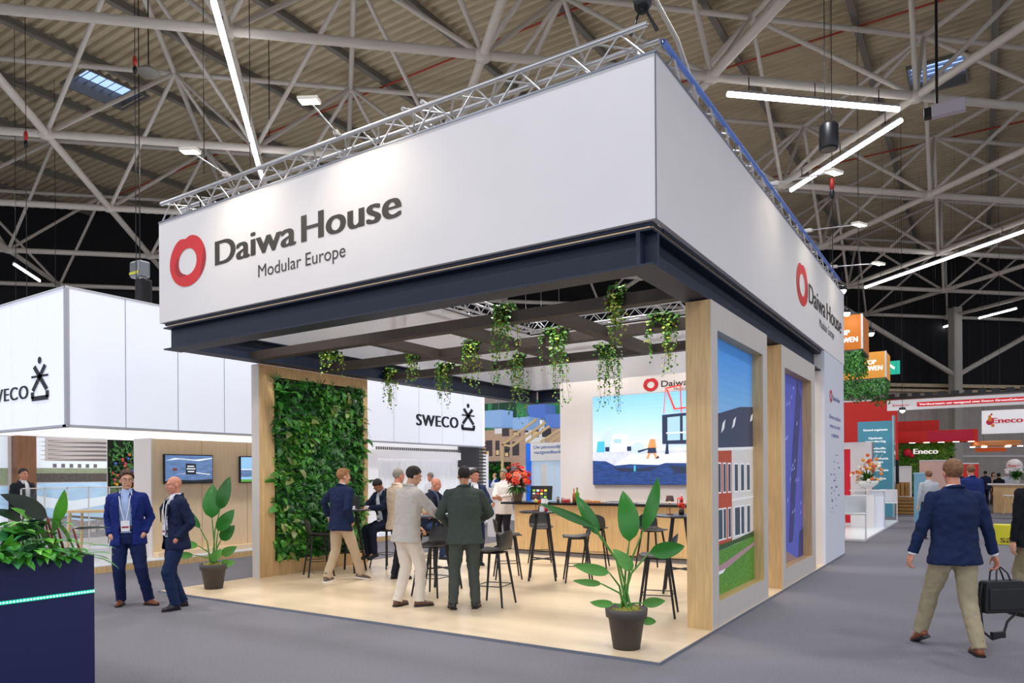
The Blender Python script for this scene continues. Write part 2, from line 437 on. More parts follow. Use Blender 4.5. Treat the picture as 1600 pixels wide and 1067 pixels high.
# chain motor over the white box
p = on_d(219, 470, 17.5)
g = thing('chain_hoist', 'silver and black chain hoist over the glowing white box', 'hoist', p)
MB().box(-.22, .22, -.15, .15, .55, .95).obj('motor', mat('scuffed_metal', '8f9298', .35, metal=.7), g, bevel=.05)
MB().box(-.2, .2, -.155, -.15, .62, .68).obj('warning_stripe', mat('hoist_yellow', 'c9c33a', .5), g)
MB().box(-.02, .33, -.14, .14, -.35, .5).obj('chain_bag', mat('black_cloth', '1a1a1e', .9), g, bevel=.06)
MB().tube([(-.1, 0, .55), (-.12, 0, -.3)], .03, 6).obj('chain', M_blackmetal, g)
MB().tube([(0, 0, .95), (0, 0, ZR - p.z)], .012, 5).obj('wire', M_blackmetal, g)
# camera-like black projector lamp near right node
p = on_d(1480, 170, 16)
g = thing('stage_lamp', 'white boxed spotlight with black bracket under a roof node at upper right', 'lamp', p)
MB().box(-.3, .35, -.12, .12, -.13, .13).obj('case', mat('pale_case', 'b9b3bd', .5), g, bevel=.02)
MB().box(-.45, -.3, -.1, .1, -.12, .1).obj('lens_hood', M_black, g, bevel=.02)
MB().tube([(-.2, 0, .13), (-.2, 0, ZR - p.z)], .03, 6).obj('bracket', M_blackmetal, g)
# far hall fabric: column, gallery edge, rear wall cladding
t0, _ = on_wall(1490, 600, 1.5); t1, _ = on_wall(1502, 600, 1.5); _, zg = on_wall(1500, 614, .6); _, z2 = on_wall(1500, 601, .6)
wbox('trim_1', t0, t1, 1.1, 1.6, 0, ZL + .4, mat('pale_column', 'b5b1a8', .6), kind='structure')
wbox('trim_2', -45, 112, .1, 1.0, zg, (zg + z2) / 2 - .1, mat('beige_gallery', 'c7b493', .6), kind='structure')
wbox('trim_5', -45, 112, .1, .8, (zg + z2) / 2 + .05, z2, mat('beige_gallery', 'c7b493', .6), kind='structure')
wbox('trim_3', -45, 112, .02, .35, 0, zg, mat('grey_acoustic_panels', 'b9afa8', .85, var=.1, scale=3), kind='structure')
_, za = on_wall(1550, 714, .4); _, zb_ = on_wall(1550, 711, .4)
wbox('trim_4', -45, 112, .35, .42, za, zb_, M_white, kind='structure')
q = W0 + WD * (t0 + t1) / 2 - WN * 1.4
for k in (-1, 1): MB().tube([q + Vector((0, 0, z2 + .4)), q + WD * k * 7.5 + Vector((0, 0, ZL + .2))], .15, 8).obj('trim_%d' % (6 + (k > 0)), M_tube, kind='structure')
# ================================================================ THE STAND
FX, FY, FZ0, FZ1 = -7.68, 10.38, 3.94, 5.40
# plank floor platform
plat = MB().box(-7.74, 0, 0, 10.3, .0, .022).obj('stand_floor', M_oakfloor, None, label='pale wood-look stand floor raised a little above grey carpet', cat='floor')
MB().box(-7.74, .012, -.012, 0, 0, .026).obj('edge_strip', M_aluedge, plat)
MB().box(0, .012, 0, 10.3, 0, .026).obj('edge_strip', M_aluedge, plat)
# fascia ring
fas = thing('fascia_sign', 'large white square fascia box with red ring logo carried over the stand', 'sign', (0, 0, 0))
MB().box(FX, 0, 0, .05, FZ0, FZ1).obj('front_panel', M_white, fas)
MB().box(-.05, 0, .05, FY, FZ0, FZ1).obj('side_panel', M_white, fas)
MB().box(FX, -.05, FY - .05, FY, FZ0, FZ1).obj('back_panel', M_white, fas)
MB().box(FX, FX + .05, .05, FY - .05, FZ0, FZ1).obj('left_panel', M_white, fas)
MB().box(-.006, .004, -.004, .006, FZ0, FZ1).obj('corner_seam', mat('seam_grey', '6d6f76', .5), fas)
MB().box(FX, .01, -.01, .0, FZ1, FZ1 + .02).box(0, .01, 0, FY, FZ1, FZ1 + .02).obj('top_rail', M_aluedge, fas)
# lettering
logo_heart('logo', (-6.972, -.001, 4.733), (1, 0, 0), (0, 0, 1), .43, .355, fas)
for w_, q0, q1 in (('Daiwa', 336, 463), ('House', 471, 628)):
    text(w_, (on_y(q0, 400, 0).x, -.001, 4.563), (on_y(q1, 380, 0).x, -.001, 4.563), .345, M_ink, 'lettering', fas, bold=.055)
for w_, q0, q1 in (('Modular', -5.43, -4.61), ('Europe', -4.53, -3.844)): text(w_, (q0, -.001, 4.262), (q1, -.001, 4.262), .168, M_ink, 'small_lettering', fas)
logo_heart('logo', (.001, 6.18, 4.70), (0, 1, 0), (0, 0, 1), .44, .335, fas)
for w_, q0, q1 in (('Daiwa', 6.69, 8.22), ('House', 8.34, 10.03)):
    text(w_, (.001, q0, 4.53), (.001, q1, 4.53), .335, M_ink, 'lettering', fas, bold=.055)
for w_, q0, q1 in (('Modular', 7.64, 8.41), ('Europe', 8.49, 9.14)): text(w_, (.001, q0, 4.28), (.001, q1, 4.28), .16, M_ink, 'small_lettering', fas)
# recessed dark trims with light strip under the fascia
u = thing('roof_frame', 'blue-black steel I-beam ring with brown cross beams under the fascia', 'beam', (0, 0, 0))
MB().box(FX + .06, -.06, .05, .3, 3.905, 3.94).box(-.3, -.05, .3, FY - .1, 3.905, 3.94).obj('packer', M_steel, u)
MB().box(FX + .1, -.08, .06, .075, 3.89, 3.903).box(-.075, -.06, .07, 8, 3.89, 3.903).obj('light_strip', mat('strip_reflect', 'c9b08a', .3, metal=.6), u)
ZB, ZTp = 3.56, 3.87
def ibeam(name, ax, a0, a1, c, w=.28):
    """I beam along axis ax between a0 and a1 centred on c"""
    m = MB()
    def bx(p0, p1, z0, z1, q0=0, q1=0):
        if ax == 'x': m.box(a0, a1, p0, p1, z0, z1)
        else: m.box(p0, p1, a0, a1, z0, z1)
    bx(c - w / 2, c + w / 2, ZB, ZB + .018); bx(c - w / 2, c + w / 2, ZTp, ZTp + .018); bx(c - .02, c + .02, ZB + .018, ZTp)
    return m.obj(name, M_steel, u)
bx_, by_ = -.20, .20
ibeam('front_beam', 'x', FX, -.06, by_)
ibeam('side_beam', 'y', .34, 8.1, bx_)
ibeam('left_beam', 'y', .34, 10.3, FX + .2)
ibeam('back_beam', 'x', FX + .34, -5.6, 10.2)
MB().box(-.22, -.18, .06, .34, ZB + .018, ZTp).obj('web_plate', M_steel, u)
for y in (1.47, 3.03, 4.58): MB().box(FX + .2, -.3, y - .08, y + .08, ZB + .005, 3.70).obj('cross_beam', M_darkbeam, u)
for x in (-1.96, -3.43, -4.90):
    for y0, y1 in ((1.55, 2.95), (3.11, 4.5)): MB().box(x - .08, x + .08, y0, y1, ZB + .005, 3.70).obj('joist', M_darkbeam, u)
# ---- aluminium box truss ring above
def truss(label, p, q, w=.29, zb=5.42, inward=(0, 1, 0), step=.27):
    p = Vector(p); q = Vector(q); d = (q - p); Ln = d.length; e = d.normalized(); iw = Vector(inward)
    t = thing('box_truss', label, 'truss', p, group=None)
    c = [Vector((0, 0, 0)), iw * w, Vector((0, 0, w)), iw * w + Vector((0, 0, w))]
    for k in c:
        s_ = strut('chord', k, k + e * Ln, .028, t, unit_alu(10))
    n = int(Ln / step); braces = []
    for (a, b) in ((0, 1), (2, 3), (0, 2), (1, 3)):
        for i in range(n):
            s0, s1 = i * Ln / n, (i + 1) * Ln / n
            A, Bv = (c[a], c[b]) if i % 2 == 0 else (c[b], c[a])
            braces.append((A + e * s0, Bv + e * s1))
    for a, b in braces: strut('brace', a, b, .0105, t, unit_alu(6))
    return t
def unit_alu(n):
    k = ('alu', n)
    if k not in _unit: u_ = MB(); u_.tube([(0, 0, 0), (0, 0, 1)], 1, n); _unit[k] = u_.mesh('alu_tube', M_alu)
    return _unit[k]
truss('aluminium box truss along the top of the long front fascia', (FX - .05, .07, 5.43), (-.1, .07, 5.43), inward=(0, 1, 0))
tr_ = truss('aluminium box truss along the top of the right-hand fascia', (-.08, .4, 5.43), (-.08, 10.3, 5.43), inward=(-1, 0, 0))
u_ = MB(); u_.tube([(0, 0, 0), (0, 0, 1)], 1, 10); _bm = u_.mesh('lit_chord_tube', mat('blue_lit_tube', '6f93e8', .35, metal=.4))  # blue light on this chord, painted as a bluish tube
strut('blue_lit_chord', (0, 0, .29), (0, 9.9, .29), .029, tr_, _bm)
truss('aluminium box truss along the left side, behind the front fascia', (FX + .1, .4, 5.43), (FX + .1, 10.0, 5.43), inward=(1, 0, 0))
truss('aluminium box truss along the back fascia of the stand', (FX + .1, 10.2, 5.43), (-.5, 10.2, 5.43), inward=(0, -1, 0))
truss('aluminium box truss crossing the middle of the stand roof', (FX + .4, 5.1, 5.43), (-.4, 5.1, 5.43), inward=(0, 1, 0))
truss('aluminium box truss crossing from front to back inside the fascia', (-3.3, .4, 5.72), (-3.3, 10.0, 5.72), inward=(1, 0, 0))
# arm lamps
def arm_lamp(base, head, label, group=None):
    base = Vector(base); head = Vector(head); d = head - base
    g = thing('arm_spotlight', label, 'lamp', base, group=group)
    MB().obox((0, 0, .03), d.normalized() * .09, d.cross(Vector((0, 0, 1))).normalized() * .03, Vector((0, 0, .03))).obj('driver_box', mat('lamp_white', 'e4dccf', .4), g, bevel=.01)
    MB().tube([d * .05 + Vector((0, 0, .03)), d * .9], .01, 6).obj('arm', M_alu, g)
    sd = d.cross(Vector((0, 0, 1))).normalized(); dn = d.normalized()
    MB().obox(d, dn * .075, sd * .11, Vector((0, 0, .018))).obj('head', mat('lamp_white', 'e4dccf', .4), g, bevel=.008)
    MB().obox(d + Vector((0, 0, -.02)), dn * .06, sd * .095, Vector((0, 0, .003))).obj('glass', M_warm, g)
for (x, y, z), nm in zip(FASCIA_LAMPS, ('arm spotlight reaching out above the first letters of the front fascia', 'arm spotlight reaching out right of the long tube light')): arm_lamp((x - .5, .07, 5.74), (x, y, z), nm)
for (x, y, z), nm in zip(SIDE_LAMPS, ('nearest arm spotlight on the right-hand truss', 'bright arm spotlight above the middle of the right fascia', 'farthest arm spotlight on the right-hand truss')):
    arm_lamp((-.05, y + .4, 5.74), (x, y, z), nm)
# spotlights inside the ring
for i, (x, y) in enumerate(((-7.0, .22), (-4.2, 5.3), (-1.6, 2.0))):
    g = thing('spotlight', ('small glowing spotlight inside the left end of the front truss', 'small glowing spotlight on the middle truss inside the ring', 'small glowing spotlight inside the ring near the front corner')[i], 'lamp', (x, y, 5.42))
    MB().lathe([(0, .12), (.05, .12), (.06, .0), (.055, -.01)], 12).obj('can', M_blackmetal, g)
    MB().lathe([(0, 0), (.05, 0)], 12).obj('glass', M_warm, g)
    MB().tube([(0, 0, .1), (0, 0, .3)], .012, 5).obj('bracket', M_blackmetal, g)
# motor point at the near corner
g = thing('corner_hoist', 'black clamp and chain lifting the near corner of the truss', 'hoist', (-.2, .2, 5.75))
MB().sphere((0, 0, .28), .09, 10, 0, (1, 1, 1.3)).obj('block', M_blackmetal, g)
MB().tube([(0, 0, .3), (0, 0, ZL - 5.9)], .02, 6).obj('chain', M_blackmetal, g)
MB().tube([(-.12, 0, 0), (0, 0, .25), (.12, .05, 0)], .018, 6).obj('sling', M_blackmetal, g)
MB().tube([(.1, .0, .3), (.15, .5, .12), (.12, .9, 0)], .022, 6).obj('white_cable', mat('cable_white', 'cfc9bb', .5), g)
# ---- timber portals
PZ = 3.545
M_palegrey = mat('pale_grey_laminate', 'cfc8c2', .5, var=.04, scale=5, stretch=(6, 6, .5))  # paler and greyer than the oak, for outward faces and one end
def portal_frame(name, label, x0, x1, y0, y1, oy0, oy1, oz0, oz1, cat='frame'):
    t = thing(name, label, cat, (x0, y0, .022))
    for nm, a in (('post', (x0, x1, y0, oy0, .022, PZ)), ('post', (x0, x1, oy1, y1, .022, PZ)), ('top_rail', (x0, x1, oy0, oy1, oz1, PZ)), ('bottom_rail', (x0, x1, oy0, oy1, .022, oz0))):
        m = MB().box(*a); m.v = [(v[0] - x0, v[1] - y0, v[2] - .022) for v in m.v]; m.obj(nm, M_oak, t)
        if x1 > -1: MB().box(x1 - x0, x1 - x0 + .004, a[2] - y0, a[3] - y0, a[4] - .022, a[5] - .022).obj('outer_facing', M_palegrey, t, label='pale grey outer face')
    if x1 < -1: MB().box(0, x1 - x0, -.004, 0, 0, PZ - .022).obj('outer_facing', M_palegrey, t, label='pale grey end face')
    return t
f1 = portal_frame('timber_picture_frame', 'deep oak frame around the picture of red and white houses', -.295, -.02, 1.565, 3.96, 1.79, 3.74, .29, 3.25)
f2 = portal_frame('timber_picture_frame', 'deep oak frame around the blue tower picture', -.295, -.02, 4.80, 7.27, 5.00, 6.96, .29, 3.24)
f3 = portal_frame('green_wall_frame', 'deep oak portal holding the living plant wall', -7.735, -7.55, 1.62, 4.12, 1.93, 4.0, .27, 3.36)
MB().box(0, .1, .31, 2.38, .25, 3.34).obj('dark_backing', mat('dark_backing', '10130f', .9), f3)
def bands(pre, c0, c1, v0, v1, n, mk):
    out = []; h = lambda c: [int(c[i:i + 2], 16) for i in (0, 2, 4)]
    for k in range(n):
        t = k / (n - 1); c = ''.join('%02x' % round(a + (b - a) * t) for a, b in zip(h(c0), h(c1)))
        out.append((mk('%s_%d' % (pre, k), c), rc(0, 1, v0 + (v1 - v0) * k / n, 1)))
    return out
# print 1: terraced houses under a blue sky
Gs = lambda n, c, **k: mat(n, c, .45, emit=.22, **k)  # slight emission put in to brighten prints sitting in a shaded recess
c1 = -.17
sky = Gs('print_sky_deep', '3b8ad6'); sky2 = Gs('print_sky_mid', '6fb0e6'); sky3 = Gs('print_sky_pale', 'a4cdeb')
slate = Gs('print_slate', '34405c', var=.15, scale=25); brick = Gs('print_red_brick', 'b5472f', var=.15, scale=30); wht = Gs('print_white_brick', 'd5d2d0', var=.08, scale=30)
brown = Gs('print_brown_brick', '7c5a50', var=.2, scale=30); gl = Gs('print_window', '3b4a5c'); grass = Gs('print_grass', '4f8a2c', var=.5, scale=22, stretch=(1, 1, 2)); path = Gs('print_path', 'a98790'); pw = Gs('print_white', 'eceef0')
dkg = Gs('print_dark_hedge', '2c5320', var=.5, scale=20)
it = [(sky3, rc(0, 1, 0, 1))] + bands('print_sky_band', 'b5d8f2', '3f90e2', .5, 1.0, 16, Gs) + [(brown, rc(0, .2, .2, .56)), (brick, rc(.18, .52, .19, .57)), (wht, rc(.5, 1, .18, .585)),
      (slate, [(0, .56), (0, .62), (.22, .705), (.7, .755), (1, .77), (1, .585)]), (pw, [(0, .555), (1, .58), (1, .592), (0, .567)]), (pw, [(.5, .36), (1, .365), (1, .372), (.5, .368)])]
wins = []
for (u0, n_, du, w_) in ((.04, 2, .08, .045), (.22, 3, .1, .05), (.56, 3, .14, .07)):
    for k in range(n_):
        u = u0 + k * du; wins += [rc(u, u + w_, .40, .51), rc(u, u + w_ * (1.6 if k == 0 and n_ == 3 else 1), .215, .33)]
it += [(pw, [rc(a[0][0] - .01, a[1][0] + .01, a[0][1] - .006, a[2][1] + .006) for a in wins]), (gl, wins), (pw, [[(.28, .63), (.34, .65), (.37, .69), (.31, .67)], [(.5, .655), (.56, .67), (.6, .71), (.54, .695)], [(.92, .7), (.98, .71), (1, .74), (.95, .73)]]),
       (grass, [(0, 0), (1, 0), (1, .19), (0, .165)]), (dkg, [(0, .165), (.5, .18), (1, .19), (1, .215), (.6, .2), (0, .19)]), (path, [(0, .105), (.35, .12), (1, .165), (1, .15), (.4, .095), (0, .088)]), (pw, [(0, .088), (.35, .094), (.3, .08), (0, .076)])]
picture('house_print', (c1, 1.79, .29), (0, 1.95, 0), (0, 0, 2.96), it, f1)
bl = Gs('print_tower_blue', '4f58b8', var=.2, scale=6, stretch=(1, 5, 1)); bl2 = Gs('print_tower_light', '9fb2ea', var=.2, scale=9); tr = Gs('print_foliage', '5f8266', var=.4, scale=18); bl3 = Gs('print_tower_dark', '2f3675', var=.2, scale=8); pv = Gs('print_paving', '8b6f74'); fl_ = Gs('print_fleck', 'a5afea')
it = [(bl, rc(0, 1, 0, 1)), (bl2, [(0, .3), (.18, .35), (.35, 1), (0, 1)]), (tr, [(0, .55), (.08, .6), (.2, 1), (0, 1)]), (bl3, [(.45, .1), (.6, .1), (.95, .9), (.8, 1), (.6, .6)]), (bl3, [(.8, 0), (1, 0), (1, .16), (.85, .14)]), (pv, [(0, 0), (.75, 0), (0, .12)]),
      (fl_, [[(.3 + .55 * rnd.random() + 0 * k, 0)] for k in range(0)] or [[(a, b), (a + .05, b + .012), (a + .04, b + .03)] for a, b in [(rnd.uniform(.15, .9), rnd.uniform(.2, .97)) for _ in range(26)]])]
picture('tower_print', (c1, 5.00, .29), (0, 1.96, 0), (0, 0, 2.95), it, f2)
# ---- store room with screen wall
room = thing('store_room', 'white store room block behind the bar with the screen wall', 'wall', (0, 0, 0))
MB().box(-5.52, -.32, 8.1, 8.2, .022, 3.74).obj('screen_wall', M_whitewall, room)
MB().box(-.32, -.06, 8.1, 8.16, .022, 3.9).obj('return_wall', M_whitewall, room)
MB().box(-.06, 0, 8.1, 10.28, .022, 3.93).obj('side_wall', mat('cool_white_board', 'e4e7f4', .4), room)
MB().box(-5.52, -5.42, 8.2, 10.3, .022, 3.74).obj('end_wall', M_whitewall, room)
logo_heart('logo', (-3.36, 8.099, 3.55), (1, 0, 0), (0, 0, 1), .165, .135, room)
text('Daiwa House', (-3.13, 8.099, 3.49), (-1.9, 8.099, 3.49), .13, M_ink, 'lettering', room, bold=.02)
text('Modular Europe', (-2.86, 8.099, 3.40), (-2.2, 8.099, 3.40), .06, mat('grey_print', '8d8a88', .6), 'small_lettering', room)
# client logos on the outer side wall
pr = mat('pale_blue_print', '5d6fae', .5)
logo_heart('logo', (.001, 8.75, 3.15), (0, 1, 0), (0, 0, 1), .13, .12, room)
text('Daiwa House', (.001, 8.95, 3.09), (.001, 9.75, 3.09), .10, pr, 'side_lettering', room, bold=.02)
for k, (y0, y1, z, s_) in enumerate(((8.55, 9.85, 2.72, 'Slimme modulaire'), (8.6, 9.8, 2.55, 'woon en werk'), (8.8, 9.6, 2.38, 'ruimte'))):
    text(s_, (.001, y0, z), (.001, y1, z), .09, pr, 'side_lettering', room)
it = []
for k in range(22):
    u, v = rnd.uniform(.08, .8), rnd.uniform(.05, .95); it.append(rc(u, u + rnd.uniform(.05, .16), v, v + rnd.uniform(.008, .03)))
picture('partner_marks', (0, 8.5, .8), (0, 1.4, 0), (0, 0, 1.3), [(pr, it)], room, base=.002)
# LED screen
scr = thing('video_screen', 'large video wall showing a crane lifting a module on a building site', 'screen', (-4.675, 8.08, 1.47))
MB().box(0, 2.9, -.03, .02, 0, 1.9).obj('cabinet', M_blackmetal, scr)
E_ = lambda n, c, e=.6, **k: mat('screen_' + n, c, .35, emit=e, **k)
sk1, sk2, sk3 = E_('sky', '9fd2f2'), E_('haze', 'cfe4f5'), E_('skytop', '7fc0ee')
wat = E_('mud', '26427e', .5, var=.45, scale=9, stretch=(1, 1, 5)); snd = E_('sand', 'c2c8dc', var=.1, scale=12); wh = E_('white', 'e8eef6', .5); blk = E_('dark', '26324e', .5); rd = E_('crane', 'e8452c'); orr = E_('vest', 'f0915a'); tl = E_('teal', '46b4cf'); tre = E_('tree', 'b2c6de', .75); glw = E_('glass', '9fc6d4')
u_ = lambda x: (x - 928) / (928 + 207 - 928)  # 2.9 m wide in pixel measure
def px2(P): return [((x - 928) / 206.5, (757 - y) / 136.5) for x, y in P]
it = [(sk2, rc(0, 1, 0, 1))] + bands('sky_band', 'd3e7f5', '84c2ea', .4, 1.0, 14, E_) + [(snd, rc(0, 1, .22, .37)),
      (tre, [[(.14 + .07 * math.cos(t) * (1 + .1 * math.sin(9 * t)), .50 + .13 * math.sin(t) * (1 + .15 * math.cos(7 * t))) for t in [k * .2618 for k in range(24)]], [(.36 + .05 * math.cos(t), .40 + .07 * math.sin(t)) for t in [k * .3927 for k in range(16)]]]),
      (tl, px2([(934, 707), (948, 707), (948, 690), (936, 690)])), (blk, px2([(949, 706), (956, 706), (956, 699), (949, 699)])),
      (wh, [px2([(959, 707), (985, 707), (986, 683), (982, 680), (962, 680), (959, 690)]), px2([(978, 720), (1135, 720), (1135, 711), (990, 711)]), px2([(966, 727), (1135, 727), (1135, 719), (975, 720)])]),
      (glw, [px2([(963, 694), (976, 694), (976, 687), (963, 687)])]), (blk, [px2([(985, 706), (992, 706), (992, 699), (985, 699)]), px2([(1002, 706), (1020, 702), (1020, 704), (1004, 709)])]),
      (wat, px2([(928, 757), (1135, 757), (1135, 727), (1045, 725), (1035, 728), (990, 726), (965, 728), (950, 721), (928, 720)])), (blk, [px2([(960, 730), (1000, 733), (1040, 729), (1020, 737), (975, 738)]), px2([(1050, 728), (1090, 732), (1110, 744), (1060, 740)])]), (tl, px2([(996, 737), (999, 737), (999, 728), (996, 728)])),
      (blk, px2([(1041, 697), (1135, 699), (1135, 650), (1041, 654)])), (glw, [px2([(1049, 692), (1068, 692), (1068, 657), (1049, 658)]), px2([(1072, 692), (1100, 692), (1100, 656), (1072, 657)])]), (wh, px2([(1047, 682), (1100, 682), (1100, 680), (1047, 680)])),
      (rd, [px2([(1046, 614), (1069, 611), (1069, 613), (1047, 616)]), px2([(1047, 616), (1050, 617), (1061, 645), (1059, 647)]), px2([(1059, 645), (1080, 644), (1080, 646), (1059, 647)]), px2([(1046, 615), (1047.2, 615), (1044, 652), (1043, 652)]), px2([(1068, 612), (1069.5, 612), (1071, 652), (1069.5, 652)])]),
      (orr, [px2([(1018, 702), (1032, 702), (1030, 690), (1027, 688), (1022, 689)]), px2([(1016, 718), (1019, 719), (1024, 708), (1020, 707)]), px2([(1030, 718), (1033, 716), (1030, 708), (1026, 709)])]), (blk, [px2([(1018, 710), (1032, 710), (1031, 702), (1019, 702)]), px2([(1030, 719), (1037, 717), (1034, 714)]), px2([(1045, 712), (1051, 712), (1050, 697), (1047, 697)])]), (wh, px2([(1024, 689), (1029, 689), (1028, 685), (1025, 685)]))]
o = picture('picture', (-4.675, 8.049, 1.475), (2.9, 0, 0), (0, 0, 1.89), it, scr)
# ---- bar
bar = thing('bar_counter', 'long oak bar counter with thin black top in front of the screen', 'counter', (-5.95, 6.85, .022))
MB().box(0, 5.0, 0, .62, .09, 1.05).obj('front', M_oak, bar)
MB().box(.02, 4.98, .03, .6, 0, .09).obj('plinth', mat('plinth_grey', '8f8c90', .5), bar)
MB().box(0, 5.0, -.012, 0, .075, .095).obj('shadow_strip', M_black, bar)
MB().box(-.3, 5.1, -.08, .7, 1.05, 1.095).obj('worktop', mat('black_worktop', '141317', .25), bar)
ZBAR = .022 + 1.095
# ================================================================ PEOPLE
SKIN = {k: mat('skin_' + k, c, .5, var=.04, scale=20) for k, c in dict(fair='d9a384', ruddy='cf8a70', tan='b97f5f', dark='a06a4b').items()}
HAIR = {k: mat('hair_' + k, c, .7, var=.35, scale=60, bump=.6, bscale=90, stretch=(1, 1, .3)) for k, c in dict(brown='4a3020', ginger='9c6c46', black='17120f', grey='8d857c', lightgrey='b9b1a8', dark='2a1e18', sandy='7a5638').items()}
def cloth(n, c, v=.05, sc_=90): return mat('cloth_' + n, c, .85, var=v, scale=sc_, bump=.15, bscale=120, spec=.2)
M_eye = mat('eye_white', 'e8e4de', .3); M_pupil = mat('eye_dark', '1d1512', .2)
M_lace = mat('lanyard_white', 'e9e9ee', .6); M_badge = mat('badge_card', 'f0eef2', .4); M_badgeb = mat('badge_bar', 'a33a5c', .5)

class Blob:
    """closed shapes that a voxel remesh melts into one continuous surface"""
    def __init__(s): s.m = MB()
    def cap(s, a, b, ra, rb=None, n=12):
        rb = ra if rb is None else rb; a = Vector(a); b = Vector(b)
        if (b - a).length > 1e-4: s.m.tube([a, b], [ra, rb], n)
        s.m.sphere(a, ra, n); s.m.sphere(b, rb, n); return s
    def ell(s, c, r, rot=None, n=14):
        m = MB().sphere((0, 0, 0), 1, n, 0, r); mt = rot or Matrix.Identity(3)
        s.m.add([mt @ Vector(v) + Vector(c) for v in m.v], m.f); return s
    def loft(s, secs, n=20):
        vs = []; fs = []
        for c, u, v in secs:
            c = Vector(c)
            for k in range(n):
                t = 2 * math.pi * k / n; vs.append(c + Vector(u) * math.cos(t) + Vector(v) * math.sin(t))
        m = len(secs)
        for i in range(m - 1):
            for k in range(n): fs.append((i * n + k, i * n + (k + 1) % n, (i + 1) * n + (k + 1) % n, (i + 1) * n + k))
        fs.append(tuple(range(n))[::-1]); fs.append(tuple((m - 1) * n + k for k in range(n)))
        s.m.add(vs, fs); return s
    def build(s, voxel, smooth=2, wr=0., wscale=.12, dec=1., cut=None, solid=0., fac=.5):
        me = s.m.mesh('b', []); o = bpy.data.objects.new('b', me); COL.objects.link(o)
        r = o.modifiers.new('r', 'REMESH'); r.mode = 'VOXEL'; r.voxel_size = voxel
        if smooth: k = o.modifiers.new('s', 'SMOOTH'); k.iterations = smooth; k.factor = fac
        if wr:
            tx = bpy.data.textures.get('folds%.3f' % wscale) or bpy.data.textures.new('folds%.3f' % wscale, 'CLOUDS')
            tx.noise_scale = wscale; tx.noise_depth = 1
            d = o.modifiers.new('d', 'DISPLACE'); d.texture = tx; d.strength = wr; d.texture_coords = 'LOCAL'; d.mid_level = .5
        if dec < 1: q = o.modifiers.new('q', 'DECIMATE'); q.ratio = dec
        dg = bpy.context.evaluated_depsgraph_get(); dg.update()
        out = bpy.data.meshes.new_from_object(o.evaluated_get(dg)); bpy.data.objects.remove(o); bpy.data.meshes.remove(me)
        if cut:
            vs = [tuple(v.co) for v in out.vertices]; fs = [tuple(p.vertices) for p in out.polygons if not cut(p.center)]
            used = sorted(set(i for f in fs for i in f)); mp = {a: b for b, a in enumerate(used)}
            m2 = bpy.data.meshes.new('c'); m2.from_pydata([vs[i] for i in used], [], [tuple(mp[i] for i in f) for f in fs]); out = m2
        if solid:
            o = bpy.data.objects.new('b', out); COL.objects.link(o); k = o.modifiers.new('s', 'SOLIDIFY'); k.thickness = solid; k.offset = 1
            dg = bpy.context.evaluated_depsgraph_get(); dg.update(); o2 = bpy.data.meshes.new_from_object(o.evaluated_get(dg)); bpy.data.objects.remove(o); out = o2
        out.polygons.foreach_set('use_smooth', [True] * len(out.polygons)); return out

def ik(a, c, l1, l2, hint):
    a, c, hint = Vector(a), Vector(c), Vector(hint); d = c - a; L = min(d.length, (l1 + l2) * .999)
    e = d.normalized(); x = (l1 * l1 - l2 * l2 + L * L) / (2 * L); h = math.sqrt(max(l1 * l1 - x * x, 0))
    hp = (hint - e * hint.dot(e)); hp = hp.normalized() if hp.length > 1e-4 else Vector((0, 1, 0))
    return a + e * x + hp * h, a + e * L

